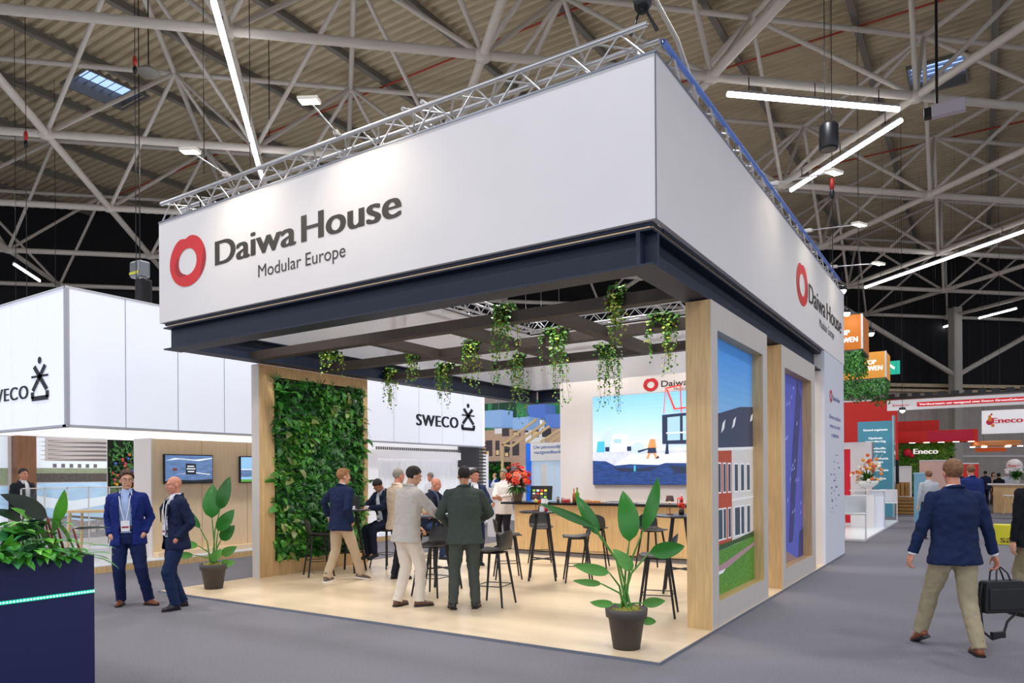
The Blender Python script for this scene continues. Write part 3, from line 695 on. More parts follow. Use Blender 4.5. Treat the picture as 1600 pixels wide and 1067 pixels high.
def person(label, pos, face, H=1.76, hi=1, z0=0., hip=(0, 0, .93), lean=0., side=0., twist=0., head=(0, 0), feet=None, hands=None, curl=.5,
           skin='fair', hair='brown', style='short', jacket=None, shirt='e9ebf0', trousers=None, shoes='3a2418', open_=0., sole=None, extras=None,
           knee=(0, 1, 0), elbow=None, group=None, long_shirt=False, belt=None, bulk=1.):
    """face = (right, away) in the room as the photographer sees it"""
    d = S * face[0] + FW * face[1]; rz = math.atan2(-d.x, d.y); k = H / 1.76
    root = thing('person', label, 'person', (pos[0], pos[1], z0), rz, group); root.scale = (k, k, k * 1.0)
    vox = {2: .0075, 1: .009, 0: .014}[hi]
    hipc = Vector(hip)
    TM = Matrix.Rotation(twist, 3, 'Z') @ Matrix.Rotation(side, 3, 'Y') @ Matrix.Rotation(-lean, 3, 'X')
    T = lambda x, y, z: hipc + TM @ (Vector((x, y, z)) - Vector((0, 0, .93)))
    feet = feet or {'L': (-.11, 0, 0, 8), 'R': (.11, 0, 0, -8)}
    shl = {s: T(sx * .178 * bulk, -.01, 1.40) for s, sx in (('L', -1), ('R', 1))}
    hj = {s: hipc + Matrix.Rotation(twist * .3, 3, 'Z') @ Vector((sx * .09, 0, -.02)) for s, sx in (('L', -1), ('R', 1))}
    hands = hands or {'L': (-.27, .02, .80), 'R': (.27, .02, .80)}
    neck = T(0, -.005, 1.50); hc = T(0, .02, 1.635)
    HM = TM @ Matrix.Rotation(head[0], 3, 'Z') @ Matrix.Rotation(-head[1], 3, 'X')
    hc = neck + (T(0, .0, 1.55) - neck) + HM @ Vector((0, .025, .08))
    Hd = lambda x, y, z: hc + HM @ Vector((x, y, z))
    arm = {}; leg = {}
    for s, sx in (('L', -1), ('R', 1)):
        h = hands[s]
        if h == 'pocket': w = T(sx * .195, .055, .94); hint = TM @ Vector((sx * .45, -1, 0))
        else: w = Vector(h[:3]); hint = Vector((sx * .35, -1, -.35))
        if elbow and s in elbow: hint = Vector(elbow[s])
        e, w = ik(shl[s], w, .285, .255, hint); arm[s] = (shl[s], e, w)
        f = feet[s]; ank = Vector((f[0], f[1], f[2] + .085)); kn, ank = ik(hj[s], ank, .43, .42, knee if not isinstance(knee, dict) else knee[s]); leg[s] = (hj[s], kn, ank, f[3] if len(f) > 3 else 0)
    # ---- body: one continuous skin
    b = Blob(); b.cap(neck - Vector((0, 0, .02)), hc + HM @ Vector((0, -.02, -.06)), .056, .052)
    ex = TM @ Vector((1, 0, 0)); ey = TM @ Vector((0, 1, 0))
    b.loft([(T(0, 0, z), ex * rx, ey * ry) for z, rx, ry in ((.86, .13, .10), (.95, .15, .105), (1.08, .125, .095), (1.25, .15, .11), (1.36, .13, .09), (1.42, .09, .07), (1.47, .06, .055), (1.50, .05, .05))])
    for s in 'LR':
        sh, e, w = arm[s]; b.cap(T(0, 0, 1.38), sh, .05, .040); b.cap(sh, e, .046, .038).cap(e, w, .037, .025)
        a, kn, an, yw = leg[s]; b.cap(a, kn, .078, .05).cap(kn, an, .048, .034)
        b.cap(an, an + Matrix.Rotation(R(yw), 3, 'Z') @ Vector((0, .09, -.055)), .026, .018)
    # head
    b.ell(Hd(0, -.012, .035), (.073, .092, .082), HM); b.ell(Hd(0, .018, -.03), (.058, .068, .082), HM); b.ell(Hd(0, .05, -.09), (.030, .028, .022), HM)
    if hi:
        b.cap(Hd(0, .086, .012), Hd(0, .099, -.022), .008, .0115); b.ell(Hd(0, .080, .028), (.048, .014, .010), HM)
        b.ell(Hd(0, .083, -.058), (.024, .012, .009), HM)
        for sx in (-1, 1): b.ell(Hd(sx * .074, -.008, -.008), (.011, .022, .032), HM); b.ell(Hd(sx * .034, .066, -.022), (.02, .018, .018), HM)
    # hands
    for s, sx in (('L', -1), ('R', 1)):
        sh, e, w = arm[s]; f = (w - e).normalized(); h = hands[s]
        if h == 'pocket': b.cap(w, w + f * .03, .026, .028).cap(w + f * .03, T(sx * .115, .05, .85), .028, .03); continue
        inn = Vector(h[3]) if len(h) > 3 else (TM @ Vector((-sx, 0, 0)))
        nrm = (inn - f * inn.dot(f)).normalized(); sd = f.cross(nrm).normalized()  # palm normal, across
        fwd = TM @ Vector((0, 1, 0))
        if sd.dot(fwd) < 0 and len(h) <= 3: sd = -sd
        elif len(h) > 3 and sd.x * -sx < 0: sd = -sd
        M3 = Matrix((sd, f, nrm)).transposed()
        b.ell(w + f * .05, (.042, .052, .017), M3)
        if hi:
            cu = curl
            for j in range(4):
                off = (j - 1.5) * .0205; ln = (.034, .038, .035, .028)[3 - j] if True else .035
                p = w + f * .088 + sd * off; a = cu * .5; dr = f
                for seg in range(3):
                    dr = (Matrix.Rotation(-a if sd.cross(f).dot(nrm) < 0 else a, 3, sd) @ dr).normalized()
                    if dr.dot(nrm) < -.05: dr = f
                    q = p + dr * ln * (1 - .15 * seg); b.cap(p, q, .0088 - .0008 * seg, .008 - .0008 * seg, 8); p = q; a = cu * .9
            tp = w + f * .03 + sd * .034; b.cap(tp, tp + f * .032 + sd * .028 + nrm * .012, .0125, .010, 8); q = tp + f * .032 + sd * .028 + nrm * .012; b.cap(q, q + f * .03 + nrm * .014, .010, .0085, 8)
        else: b.cap(w + f * .08, w + f * .14 + nrm * .02, .028, .018)
    me = b.build(vox, 2 if hi else 1, dec=.55 if hi == 2 else (.45 if hi else .5), fac=.35); me.materials.append(SKIN[skin])
    put('body', me, root)
    vc = vox * 1.35
    # ---- trousers
    t = Blob(); tc = cloth('t' + (trousers or '2a2f45'), trousers or '2a2f45')
    hx = Matrix.Rotation(twist * .3, 3, 'Z'); ux = hx @ Vector((1, 0, 0)); uy = hx @ Vector((0, 1, 0))
    t.loft([(hipc + Vector((0, 0, z)), ux * rx, uy * ry) for z, rx, ry in ((-.12, .165, .125), (-.02, .180, .135), (.06, .165, .115), (.13, .150, .105))])
    for s in 'LR':
        a, kn, an, yw = leg[s]; dn = (an - kn).normalized()
        t.cap(a + Vector((0, 0, -.02)), kn, .108, .077).cap(kn, an + dn * -.03, .077, .063)
        t.m.tube([an + dn * -.05, an + dn * .022], [.061, .063], 14)
    me = t.build(vc, 3, wr=.017 if hi else 0, wscale=.07, dec=.6); me.materials.append(tc); put('trousers', me, root)
    # ---- shirt
    if shirt:
        q = Blob(); g = .012 if jacket else .0
        q.loft([(T(0, 0, z), ex * (rx - g) * bulk, ey * (ry - g)) for z, rx, ry in (((.76 if long_shirt else .96), .222 if long_shirt else .19, .178 if long_shirt else .15), (.97, .20 if long_shirt else .172, .158 if long_shirt else .128), (1.08, .168, .128), (1.25, .185, .138), (1.36, .18, .13), (1.43, .14, .105), (1.50, .075, .07))])
        q.loft([(T(0, .0, 1.465), ex * .080, ey * .076), (T(0, .0, 1.50), ex * .068, ey * .066), (T(0, -.012, 1.528), ex * .064, ey * .056)])
        if not jacket:
            for s in 'LR': sh, e, w = arm[s]; dn = (w - e).normalized(); sx_ = -1 if s == 'L' else 1; q.cap(T(sx_ * .05, 0, 1.42), sh, .06, .062).cap(sh, e, .064, .056).cap(e, w - dn * .05, .054, .04)
        else:
            for s in 'LR':
                sh, e, w = arm[s]
                if hands[s] != 'pocket': dn = (w - e).normalized(); q.m.tube([w - dn * .06, w + dn * .008], [.036, .036], 12)
        me = q.build(vc, 2, wr=.014 if not jacket else 0, wscale=.08, dec=.6); me.materials.append(cloth('s' + shirt, shirt, .03)); put('shirt', me, root)
    # ---- jacket
    if jacket:
        j = Blob(); hz = .80; bk = bulk
        j.loft([(T(0, -.0 if z > .9 else -.005, z), ex * rx * bk, ey * ry) for z, rx, ry in ((hz, .218, .162), (.90, .200, .150), (1.00, .185, .14), (1.10, .180, .138), (1.25, .198, .148), (1.36, .195, .143), (1.42, .165, .120), (1.465, .11, .09), (1.505, .080, .076))])
        for s in 'LR':
            sh, e, w = arm[s]; dn = (w - e).normalized()
            sx_ = -1 if s == 'L' else 1; j.cap(T(sx_ * .05, -.01, 1.435), sh + Vector((0, 0, -.005)), .062, .066); j.cap(sh, e, .066, .056).cap(e, w - dn * .045, .055, .045); j.m.tube([w - dn * .07, w - dn * .012], [.048, .047], 14)
        Ti = TM.inverted()
        def cutf(c, o=open_):
            p = Ti @ (Vector(c) - hipc); z = p.z + .93
            if o <= 0 and p.y > 0: wv = .035 + .32 * (z - 1.20) if z > 1.20 else -1; return p.y > .03 and abs(p.x) < min(wv * .55, .075)
            if p.y < .03: return False
            wv = o * (.30 if z < 1.25 else .30 + .25 * (z - 1.25)) if z < 1.47 else .075
            return abs(p.x + .0) < wv
        back_only = open_ < -1
        me = j.build(vc, 3, wr=.024 if hi else 0, wscale=.07, dec=.7, cut=None if back_only else cutf, solid=.006 if not back_only else 0); me.materials.append(cloth('j' + jacket, jacket)); put('jacket', me, root)
        # lapels
        if not back_only and hi:
            lp = MB()
            for sx in (-1, 1):
                wv = max(open_, .0) * .30
                A = [T(sx * .055, .085, 1.49), T(sx * .085, .125, 1.42), T(sx * (wv + .09 if wv else .095), .152, 1.33), T(sx * (wv + .03), .160, 1.16), T(sx * (wv + .005), .157, 1.14), T(sx * (wv + .01 if wv else .04), .150, 1.30), T(sx * .045, .118, 1.42)]
                lp.add(A, [(0, 1, 6), (1, 2, 5, 6), (2, 3, 4, 5)] if sx > 0 else [(6, 1, 0), (6, 5, 2, 1), (5, 4, 3, 2)])
            lp.obj('lapel', cloth('j' + jacket, jacket), root)
        # collar roll
        cr = Blob(); pts = [T(.075 * math.cos(a), -.012 + .078 * math.sin(a), 1.495 + .018 * (-math.sin(a))) for a in [R(v) for v in (20, -10, -50, -90, -130, -170, -200)]]
        cm = MB().tube(pts, [.009, .012, .015, .016, .015, .012, .009], 8); cm.obj('jacket_collar', cloth('j' + jacket, jacket), root)
    # ---- belt
    if belt:
        n_ = 20; bm = MB(); pts = [hipc + ux * (.158 * math.cos(2 * math.pi * i / n_)) + uy * (.122 * math.sin(2 * math.pi * i / n_)) for i in range(n_)]
        vs = [p + Vector((0, 0, .085)) for p in pts] + [p + Vector((0, 0, .12)) for p in pts]
        bm.add(vs, [(i, (i + 1) % n_, n_ + (i + 1) % n_, n_ + i) for i in range(n_)], 0, True); bo = bm.obj('belt', mat('belt_' + belt, belt, .4), root)
        MB().obox(hipc + uy * .126 + Vector((0, 0, .102)), ux * .022, uy * .004, Vector((0, 0, .018))).obj('buckle', M_alu, root)
    # ---- shoes
    sm = mat('leather_' + shoes, shoes, .35, var=.1, scale=30)
    for s in 'LR':
        a, kn, an, yw = leg[s]; f = feet[s]; pt = f[4] if len(f) > 4 else 0
        RM = Matrix.Rotation(R(yw), 3, 'Z') @ Matrix.Rotation(R(pt), 3, 'X'); P = lambda x, y, z: an + RM @ Vector((x, y, z))
        sh = Blob(); sh.cap(P(0, -.035, -.045), P(0, .05, -.045), .037, .039).cap(P(0, .05, -.045), P(0, .15, -.058), .039, .030); sh.cap(P(0, -.02, -.02), P(0, .03, -.02), .040, .036)
        me = sh.build(max(vox, .009), 2, dec=.5); me.materials.append(sm)
        # flatten under the sole
        RI = RM.inverted()
        for v in me.vertices:
            l = RI @ (v.co - an)
            if l.z < -.074: l.z = -.074; v.co = an + RM @ l
        so = put('shoe', me, root)
        MB().tube([P(0, 0, .06), P(0, 0, .0), P(0, .012, -.03)], [.046, .045, .043], 10).obj('sock', mat('dark_sock', '191a20', .9), root)
        sl = MB(); ol = [(-.036, -.06), (-.04, 0), (-.04, .06), (-.043, .11), (-.03, .165), (0, .185), (.03, .165), (.043, .11), (.04, .06), (.04, 0), (.036, -.06), (0, -.074)]
        vs = [P(x, y, -.085) for x, y in ol] + [P(x, y, -.066) for x, y in ol]; n_ = len(ol)
        sl.add(vs, [(i, (i + 1) % n_, n_ + (i + 1) % n_, n_ + i) for i in range(n_)] + [tuple(range(n_))[::-1], tuple(range(n_, 2 * n_))]); sl.obj('sole', sole or M_black, so)
    # ---- hair
    if style != 'bald':
        h = Blob(); thick = {'short': .012, 'curly': .022, 'crop': .006, 'swept': .016, 'balding': .008, 'long': .02}[style]
        h.ell(Hd(0, -.016, .042), (.073 + thick * .7, .092 + thick, .082 + thick), HM)
        if style in ('swept', 'curly'): h.ell(Hd(.0, .05, .098), (.055, .035, .022), HM)
        if style == 'long':
            for sx in (-1, 1): h.cap(Hd(sx * .06, -.03, .03), Hd(sx * .07, -.02, -.13), .035, .03)
            h.cap(Hd(0, -.07, 0), Hd(0, -.06, -.13), .045, .04)
        HI = HM.inverted()
        def cuth(c):
            p = HI @ (Vector(c) - hc)
            if style == 'balding' and p.z > .055 and p.y > -.09: return True
            if style == 'long' and p.y < .03: return False
            if p.y > .03 and p.z < .062 + (p.y - .03) * .15: return True
            if p.y > -.02 and p.z < .0 + (p.y + .02) * .9: return True
            return p.z < -.055
        me = h.build(.009 if hi else .013, 1, wr={'curly': .03, 'swept': .014}.get(style, .008), wscale=.025, cut=cuth, solid=.002); me.materials.append(HAIR[hair]); put('hair', me, root)
    if hi:
        for sx in (-1, 1):
            e = MB().sphere(Hd(sx * .031, .0755, .006), .0085, 8, 0, (1.25, 1, .62)); o = e.obj('eye', M_eye, root)
            MB().sphere(Hd(sx * .031, .0802, .005), .0052, 6, 0, (1, 1, .9)).obj('pupil', M_pupil, o)
        if hair not in ('lightgrey',) and style != 'bald':
            for sx in (-1, 1): MB().tube([Hd(sx * .014, .093, .027), Hd(sx * .034, .091, .033), Hd(sx * .05, .078, .027)], .0035, 5).obj('eyebrow', HAIR[hair], root)
        MB().tube([Hd(-.022, .087, -.057), Hd(-.008, .095, -.055), Hd(.008, .095, -.055), Hd(.022, .087, -.057)], .003, 5).obj('lips', mat('lip_tone', 'a85c50', .5), root)
    for x in extras or ():
        if x == 'glasses':
            g = MB()
            for sx in (-1, 1):
                pts = [Hd(sx * .032 + .022 * math.cos(a), .104, .004 + .017 * math.sin(a)) for a in [2 * math.pi * i / 12 for i in range(13)]]; g.tube(pts, .0018, 5)
                g.tube([Hd(sx * .054, .103, .008), Hd(sx * .078, .0, .008)], .0018, 5)
            g.tube([Hd(-.01, .106, .006), Hd(.01, .106, .006)], .0018, 5); g.obj('glasses', M_blackmetal, root)
        if x == 'lanyard':
            g = MB()
            for sx in (-1, 1): g.tube([T(sx * .07, .03, 1.50), T(sx * .065, .125, 1.42), T(sx * .05, .146, 1.3), T(sx * .012, .146, 1.115)], .006, 5)
            l = g.obj('lanyard', M_lace, root)
            MB().obox(T(0, .152, 1.05), ex * .05, ey * .002, (TM @ Vector((0, 0, 1))) * .068).obj('badge', M_badge, root)
            MB().obox(T(0, .1545, 1.035), ex * .04, ey * .001, (TM @ Vector((0, 0, 1))) * .012).obj('badge_bar', M_badgeb, root)
        if x == 'low_badge':
            MB().obox(T(.02, .16, 1.02), ex * .045, ey * .002, (TM @ Vector((0, 0, 1))) * .06).obj('badge', M_badge, root)
            MB().obox(T(.02, .1625, 1.01), ex * .036, ey * .001, (TM @ Vector((0, 0, 1))) * .01).obj('badge_bar', M_black, root)
    return root, arm, T
def W(px, py, z=0): p = on_z(px, py, z); return (p.x, p.y)
NAVY = '1d2b57'
FLZ = .022
# two men talking on the carpet
person('man in bright navy suit with curly brown hair and glasses, hands in pockets', W(200, 946), (.28, -.96), 1.79, hi=2, hip=(-.01, 0, .92), side=.03, head=(.35, .02),
       feet={'L': (.17, .10, 0, 25), 'R': (-.13, -.04, 0, 6)} and {'L': (-.25, .02, 0, 48), 'R': (.09, -.05, 0, -4)}, hands={'L': 'pocket', 'R': 'pocket'}, skin='fair', hair='brown', style='curly', jacket='1a2a6e', shirt='a9bfe6', trousers='18244e', shoes='7a4126', open_=.24, extras=['glasses', 'lanyard'], belt='7d4d2a')
person('bald older man in dark navy jacket and jeans, seen in profile facing left', W(276, 951), (-.72, -.69), 1.72, hi=2, hip=(0, 0, .92), head=(-.55, .03) and (.12, .04), feet={'L': (-.10, .05, 0, 10), 'R': (.12, -.12, 0, -12)}, hands={'L': 'pocket', 'R': 'pocket'}, skin='ruddy', hair='lightgrey', style='bald', jacket='1a2440', shirt='e6e6f2', trousers='1b2a4c', shoes='2b2228', open_=.26, extras=['lanyard'], belt='1a1a22', bulk=1.05)
# man stepping to the table by the green wall
person('ginger-haired man in navy blazer and beige chinos by the plant wall, seen from behind', W(533, 908, FLZ), (.55, .83), 1.80, hi=2, z0=FLZ, hip=(0, .0, .92), lean=.06, head=(-.45, 0), feet={'L': (-.13, -.17, 0, 14), 'R': (.12, .30, 0, -30, -12)}, hands={'L': (-.40, .12, .98), 'R': 'pocket'}, elbow={'L': (-1, -.3, .2)}, skin='fair', hair='ginger', style='swept', jacket='1b2747', shirt='e8e8ee', trousers='bfa98e', shoes='6a5a4c', open_=0, sole=M_white)
# seated man with phone
person('dark-haired man in navy suit sitting on a bar stool looking down at his hands', W(603, 886, FLZ), (-.62, -.78), 1.76, hi=2, z0=FLZ, hip=(0, -.02, .84), lean=.2, head=(.1, .62), feet={'L': (-.10, .36, .22, 0, -15), 'R': (.10, .33, .20, 0, -10)}, hands={'L': (-.02, .44, 1.10, (0, .3, -1)), 'R': (.05, .42, 1.10, (0, .3, -1))}, elbow={'L': (-1, -.2, -.6), 'R': (1, -.2, -.6)}, skin='tan', hair='black', style='short', jacket='1a2238', shirt='dfe5f0', trousers='1a2034', shoes='121216', open_=.22, extras=['low_badge'])
# centre group
person('man in pale grey checked suit leaning on the table, seen side-on from behind', W(634, 948, FLZ), (.72, .69), 1.80, hi=2, z0=FLZ, hip=(0, .02, .93), lean=.10, head=(-.30, .22), feet={'L': (-.10, -.05, 0, 10), 'R': (.10, .14, 0, -25)}, hands={'L': (-.16, .30, .98, (0, 0, -1)), 'R': (.20, .47, 1.06, (0, 0, -1))}, elbow={'R': (.6, -1, -.3)}, skin='fair', hair='dark', style='short', jacket='c6c0b8', shirt='eceae6', trousers='dcd2c6', shoes='5b3f2c', open_=0)
person('man in dark green suit standing with his back turned at the centre table', W(727, 951, FLZ), (-.12, .99), 1.79, hi=2, z0=FLZ, hip=(0, 0, .93), lean=.06, head=(.0, .10), feet={'L': (-.15, .0, 0, 12), 'R': (.13, .02, 0, -18)}, hands={'L': (-.18, .28, 1.02, (0, 0, -1)), 'R': (.20, .32, 1.06, (0, 0, -1))}, elbow={'L': (-1, -.5, -.4), 'R': (1, -.5, -.4)}, skin='tan', hair='black', style='crop', jacket='444d48', shirt='dfe3ea', trousers='474d49', shoes='1a1a1c', open_=0, bulk=1.06)
person('grey-haired man in beige jacket half hidden behind the pale-suited man', W(622, 905, FLZ), (.75, .66), 1.79, hi=1, z0=FLZ, head=(0, .05), feet={'L': (-.10, 0, 0, 5), 'R': (.10, 0, 0, -5)}, hands={'L': (-.34, .18, .92), 'R': (.16, .40, 1.06, (0, 0, -1))}, skin='ruddy', hair='grey', style='crop', jacket='c3b19a', shirt='e4dfd8', trousers='23252e', shoes='1c1c20', open_=0)
person('bald man in dark jacket and jeans sitting between the pale and green suits', W(677, 893, FLZ), (.85, -.5), 1.74, hi=1, z0=FLZ, hip=(0, -.05, .84), lean=.12, head=(.2, .15), feet={'L': (-.11, .30, .24, 0), 'R': (.11, .28, .24, 0)}, hands={'L': (-.10, .42, 1.10, (0, 0, -1)), 'R': (.12, .42, 1.10, (0, 0, -1))}, skin='ruddy', hair='grey', style='bald', jacket='1c2233', shirt='55607a', trousers='2c3c5e', shoes='2a3150', open_=0)
person('smiling man in navy suit and open white shirt behind the centre table', W(741, 883, FLZ), (.42, -.9), 1.78, hi=1, z0=FLZ, hip=(0, 0, .93), head=(.3, .02), feet={'L': (-.10, 0, 0, 5), 'R': (.10, 0, 0, -5)}, hands={'L': (.02, .38, 1.13), 'R': (-.02, .30, 1.08)} and {'L': (-.22, .36, 1.12), 'R': (.16, .30, .98)}, skin='ruddy', hair='dark', style='swept', jacket='1b2848', shirt='f0f0f4', trousers='1b2340', shoes='17171c', open_=.26)
person('barman in white shirt and dark trousers at the left end of the counter', W(788, 857, FLZ), (-.55, -.83), 1.80, hi=1, z0=FLZ, hip=(0, 0, .94), head=(.15, .06), feet={'L': (-.13, 0, 0, 10), 'R': (.13, 0, 0, -10)}, hands={'L': (-.10, .32, 1.15), 'R': (-.04, .30, 1.12)}, elbow={'L': (-1, -.2, -.5), 'R': (1, -.2, -.5)}, skin='tan', hair='grey', style='short', jacket=None, shirt='ece4e0', long_shirt=True, trousers='2b2730', shoes='1a1a1e')
person('small figure with curly grey hair and white shirt beyond the centre group', W(674, 838), (-.6, -.8), 1.78, hi=0, head=(0, .1), skin='ruddy', hair='grey', style='short', jacket=None, shirt='f0f0f2', trousers='3a3f4c')
person('far man in blue suit seen from behind left of the flower vase', W(760, 799), (.3, .95), 1.78, hi=0, skin='tan', hair='black', style='short', jacket='27408a', shirt='e8e8f0', trousers='24387a', open_=-2, hands={'L': (-.25, .05, .82), 'R': (.2, .1, .86)}, shoes='6a3a26')
person('far man in blue suit and white shirt facing the other far man', W(774, 804), (-.8, -.5), 1.80, hi=0, skin='fair', hair='dark', style='balding', jacket='233a7c', shirt='eef0f6', trousers='1f2f66', open_=.25)
# walkers on the right
wk, warm, wT = person('man in navy blazer and khaki trousers walking away with a black bag', W(1492, 1018), (.06, .998), 1.81, hi=2, hip=(0, 0, .93), head=(-.05, .0), feet={'L': (-.16, .16, 0, 8, -4), 'R': (.13, -.22, 0, -12, 0)} and {'R': (.12, -.16, 0, -10, 0), 'L': (-.14, .34, .02, 10, -25)}, hands={'L': (-.34, .08, .87), 'R': (.36, .0, .86)}, skin='ruddy', hair='sandy', style='short', jacket='1a2749', shirt='e6e6ee', trousers='a3977c', shoes='7d4126', open_=-2, bulk=1.1, curl=.9)
person('person in black coat and khaki trousers cut off by the right edge of the photo', (on_z(1622, 965).x, on_z(1622, 965).y), (-.05, .99), 1.80, hi=1, hip=(0, 0, .93), feet={'L': (-.12, .1, 0, 5), 'R': (.12, -.1, 0, -5)}, skin='fair', hair='dark', style='short', jacket='16181e', shirt='2a2c32', trousers='8d8166', shoes='20180f', open_=-2, bulk=1.15)
# far right crowd
person('man in pale grey jumper walking ahead at the left of the blue-suited men', W(1452, 842), (.1, .99), 1.74, hi=0, skin='fair', hair='sandy', style='short', jacket=None, shirt='b3b6bd', trousers='3b3f4a')
person('man in royal navy suit with brown hair walking ahead of the bag carrier', W(1518, 850), (.0, 1), 1.86, hi=0, skin='ruddy', hair='sandy', style='short', jacket='22306a', shirt='e8e8f0', trousers='22306a', open_=-2, bulk=1.1)
person('grey-haired man in navy suit partly hidden ahead of the walker', W(1501, 822), (-.1, .99), 1.80, hi=0, skin='ruddy', hair='grey', style='short', jacket='243056', shirt='e8e8f0', trousers='243056', open_=-2)
person('person in black jacket and grey trousers walking toward the far white counter', W(1561, 798), (.1, .99), 1.66, hi=0, skin='tan', hair='black', style='short', jacket='15161b', shirt='303238', trousers='6f7480', open_=-2, shoes='d8d8d8')
person('man in dark suit among the people by the far wooden bar', W(1540, 790), (.2, .98), 1.76, hi=0, skin='ruddy', hair='dark', style='short', jacket='20263c', shirt='e8e8f0', trousers='20263c', open_=-2)
person('woman with long hair facing this way by the far wooden bar', W(1552, 788), (-.1, -.99), 1.68, hi=0, skin='fair', hair='brown', style='long', jacket=None, shirt='b49c8c', trousers='4a3f40')
person('person in white shirt bending beside the flowers at the far bar', W(1573, 789), (-.5, -.8), 1.76, hi=0, lean=.25, skin='fair', hair='sandy', style='short', jacket=None, shirt='dfe2ea', trousers='3f434c')
person('man in dark suit sitting bent forward on the stacked crates', W(1412, 800), (.75, -.6), 1.74, hi=0, hip=(0, -.1, .62), lean=.45, head=(0, .2), feet={'L': (-.1, .36, 0, 0), 'R': (.1, .4, 0, 0)}, hands={'L': (-.1, .42, .72), 'R': (.1, .42, .72)}, skin='ruddy', hair='lightgrey', style='balding', jacket='1c2740', shirt='8fa3c8', trousers='1c2740', open_=-2)
person('man in dark suit and white shirt in profile behind the glass, far left', (lambda p: (p.x, p.y))(on_x(36, 760, -13.9)), (.95, -.3), 1.76, hi=1, z0=.13, head=(-.15, 0), skin='ruddy', hair='black', style='short', jacket='23262e', shirt='e8e8ea', trousers='23262e', open_=.2)
# laptop bag in the walker's right hand
def ploc(root, p): return wmat(root) @ Vector(p)
h = ploc(wk, warm['R'][2]); dr = (warm['R'][2] - warm['R'][1]).normalized(); dr = (wmat(wk).to_3x3() @ dr).normalized(); grip = h + dr * .115
bg = thing('laptop_bag', 'black laptop bag with strap hanging from the hand of the walking man', 'bag', grip, math.atan2(S.y, S.x) + .15)
bz = -.13; m = MB()
prof = [(-.20, -.30), (.20, -.30), (.215, -.28), (.20, -.02), (.18, 0), (-.18, 0), (-.20, -.02), (-.215, -.28)]
vs = [(x + .04, y_, z + bz) for y_ in (-.055, .055) for x, z in prof]; n_ = len(prof)
m.add(vs, [tuple(range(n_)), tuple(range(n_, 2 * n_))[::-1]] + [((i + 1) % n_, i, n_ + i, n_ + (i + 1) % n_) for i in range(n_)]); m.obj('case', mat('black_nylon', '101317', .6, var=.2, scale=60), bg, bevel=.012)
MB().box(-.14, .22, -.072, -.052, -.40, -.20).obj('front_pocket', mat('black_nylon', '101317', .6), bg, bevel=.01)
for y_ in (-.04, .04): MB().tube([(-.05, y_, bz), (-.045, y_ * .9, bz + .08), (-.01, y_ * .3, -.005), (.02, y_ * .3, -.005), (.07, y_ * .9, bz + .07), (.10, y_, bz)], .008, 6).obj('handle', M_black, bg)
MB().tube([(-.16, .0, bz - .02), (-.19, 0, -.30), (-.16, 0, -.60), (-.06, 0, -.68), (.05, 0, -.66), (.10, 0, -.52), (.2, 0, -.44), (.24, 0, bz - .1)], .012, 6).obj('strap', M_black, bg)
MB().obox((.0, 0, -.64), Vector((.07, 0, 0)), Vector((0, .02, 0)), Vector((0, 0, .03))).obj('strap_pad', M_black, bg, bevel=.008)
# ================================================================ FURNITURE
def make_stool():
    t = thing('bar_stool', 'black shell bar stool', 'stool')
    # shell: seat pan curving up to a low back, seat faces +y
    m = MB(); nu, nv = 12, 12; vs = []
    for i in range(nv + 1):
        v = i / nv                                     # 0 front edge ... 1 top of back
        if v < .55: q = v / .55; y = .21 - .36 * q; z = .70 - .02 * math.sin(math.pi * q) + (.0 if q > .1 else -.015 * (1 - q / .1)); w = .20 + .02 * math.sin(math.pi * q)
        elif v < .72: q = (v - .55) / .17; a = q * R(78); y = -.15 - .07 * math.sin(a); z = .70 + .07 * (1 - math.cos(a)); w = .205
        else: q = (v - .72) / .28; y = -.219 - .035 * q; z = .756 + .21 * q; w = .205 * (1 - .25 * q ** 3)
        for k in range(nu + 1):
            s_ = 2 * k / nu - 1; x = w * s_; cz = .028 * abs(s_) ** 3 if v < .6 else 0; cy = .06 * s_ * s_ * max(0, (v - .5) / .5)
            if v > .97: cz -= .05 * abs(s_) ** 3
            vs.append((x, y + cy, z + cz))
    m.add(vs, [(i * (nu + 1) + k, i * (nu + 1) + k + 1, (i + 1) * (nu + 1) + k + 1, (i + 1) * (nu + 1) + k) for i in range(nv) for k in range(nu)], 0, True)
    o = m.obj('shell', M_shell, t); s = o.modifiers.new('s', 'SOLIDIFY'); s.thickness = .012; s.offset = 0; s2 = o.modifiers.new('u', 'SUBSURF'); s2.levels = s2.render_levels = 1
    fr = MB(); cs = []
    for sx in (-1, 1):
        for sy in (-1, 1):
            top = Vector((sx * .13, sy * .12 - .02, .675)); bot = Vector((sx * .22, sy * .21 - .02, 0))
            MB().tube([top, top + (bot - top) * .05, bot], [.017, .018, .013], 8).obj('leg', M_legs, t)
            cs.append((sx, sy, top + (bot - top) * .62))
    c = {(a, b): p for a, b, p in cs}
    for p, q in (((-1, -1), (1, -1)), ((1, -1), (1, 1)), ((1, 1), (-1, 1)), ((-1, 1), (-1, -1))): MB().tube([c[p], c[q]], .006, 6).obj('footrest_bar', M_legs, t)
    MB().box(-.14, .14, -.15, .11, .664, .680).obj('seat_plate', M_legs, t)
    return t
M_shell = mat('black_shell', '2b2827', .45, var=.05); M_legs = mat('black_ash_legs', '131215', .5)
stool0 = make_stool(); first = [stool0]
def stool(px, py, face, label):
    x, y = W(px, py, FLZ); d = S * face[0] + FW * face[1]; rz = math.atan2(-d.x, d.y)
    if first: o = first.pop(); o.location = (x, y, FLZ); o.rotation_euler = (0, 0, rz); o['label'] = label; o['group'] = 'black shell bar stools on the stand'; return o
    return copy_thing(stool0, (x, y, FLZ), rz, label, 'black shell bar stools on the stand')
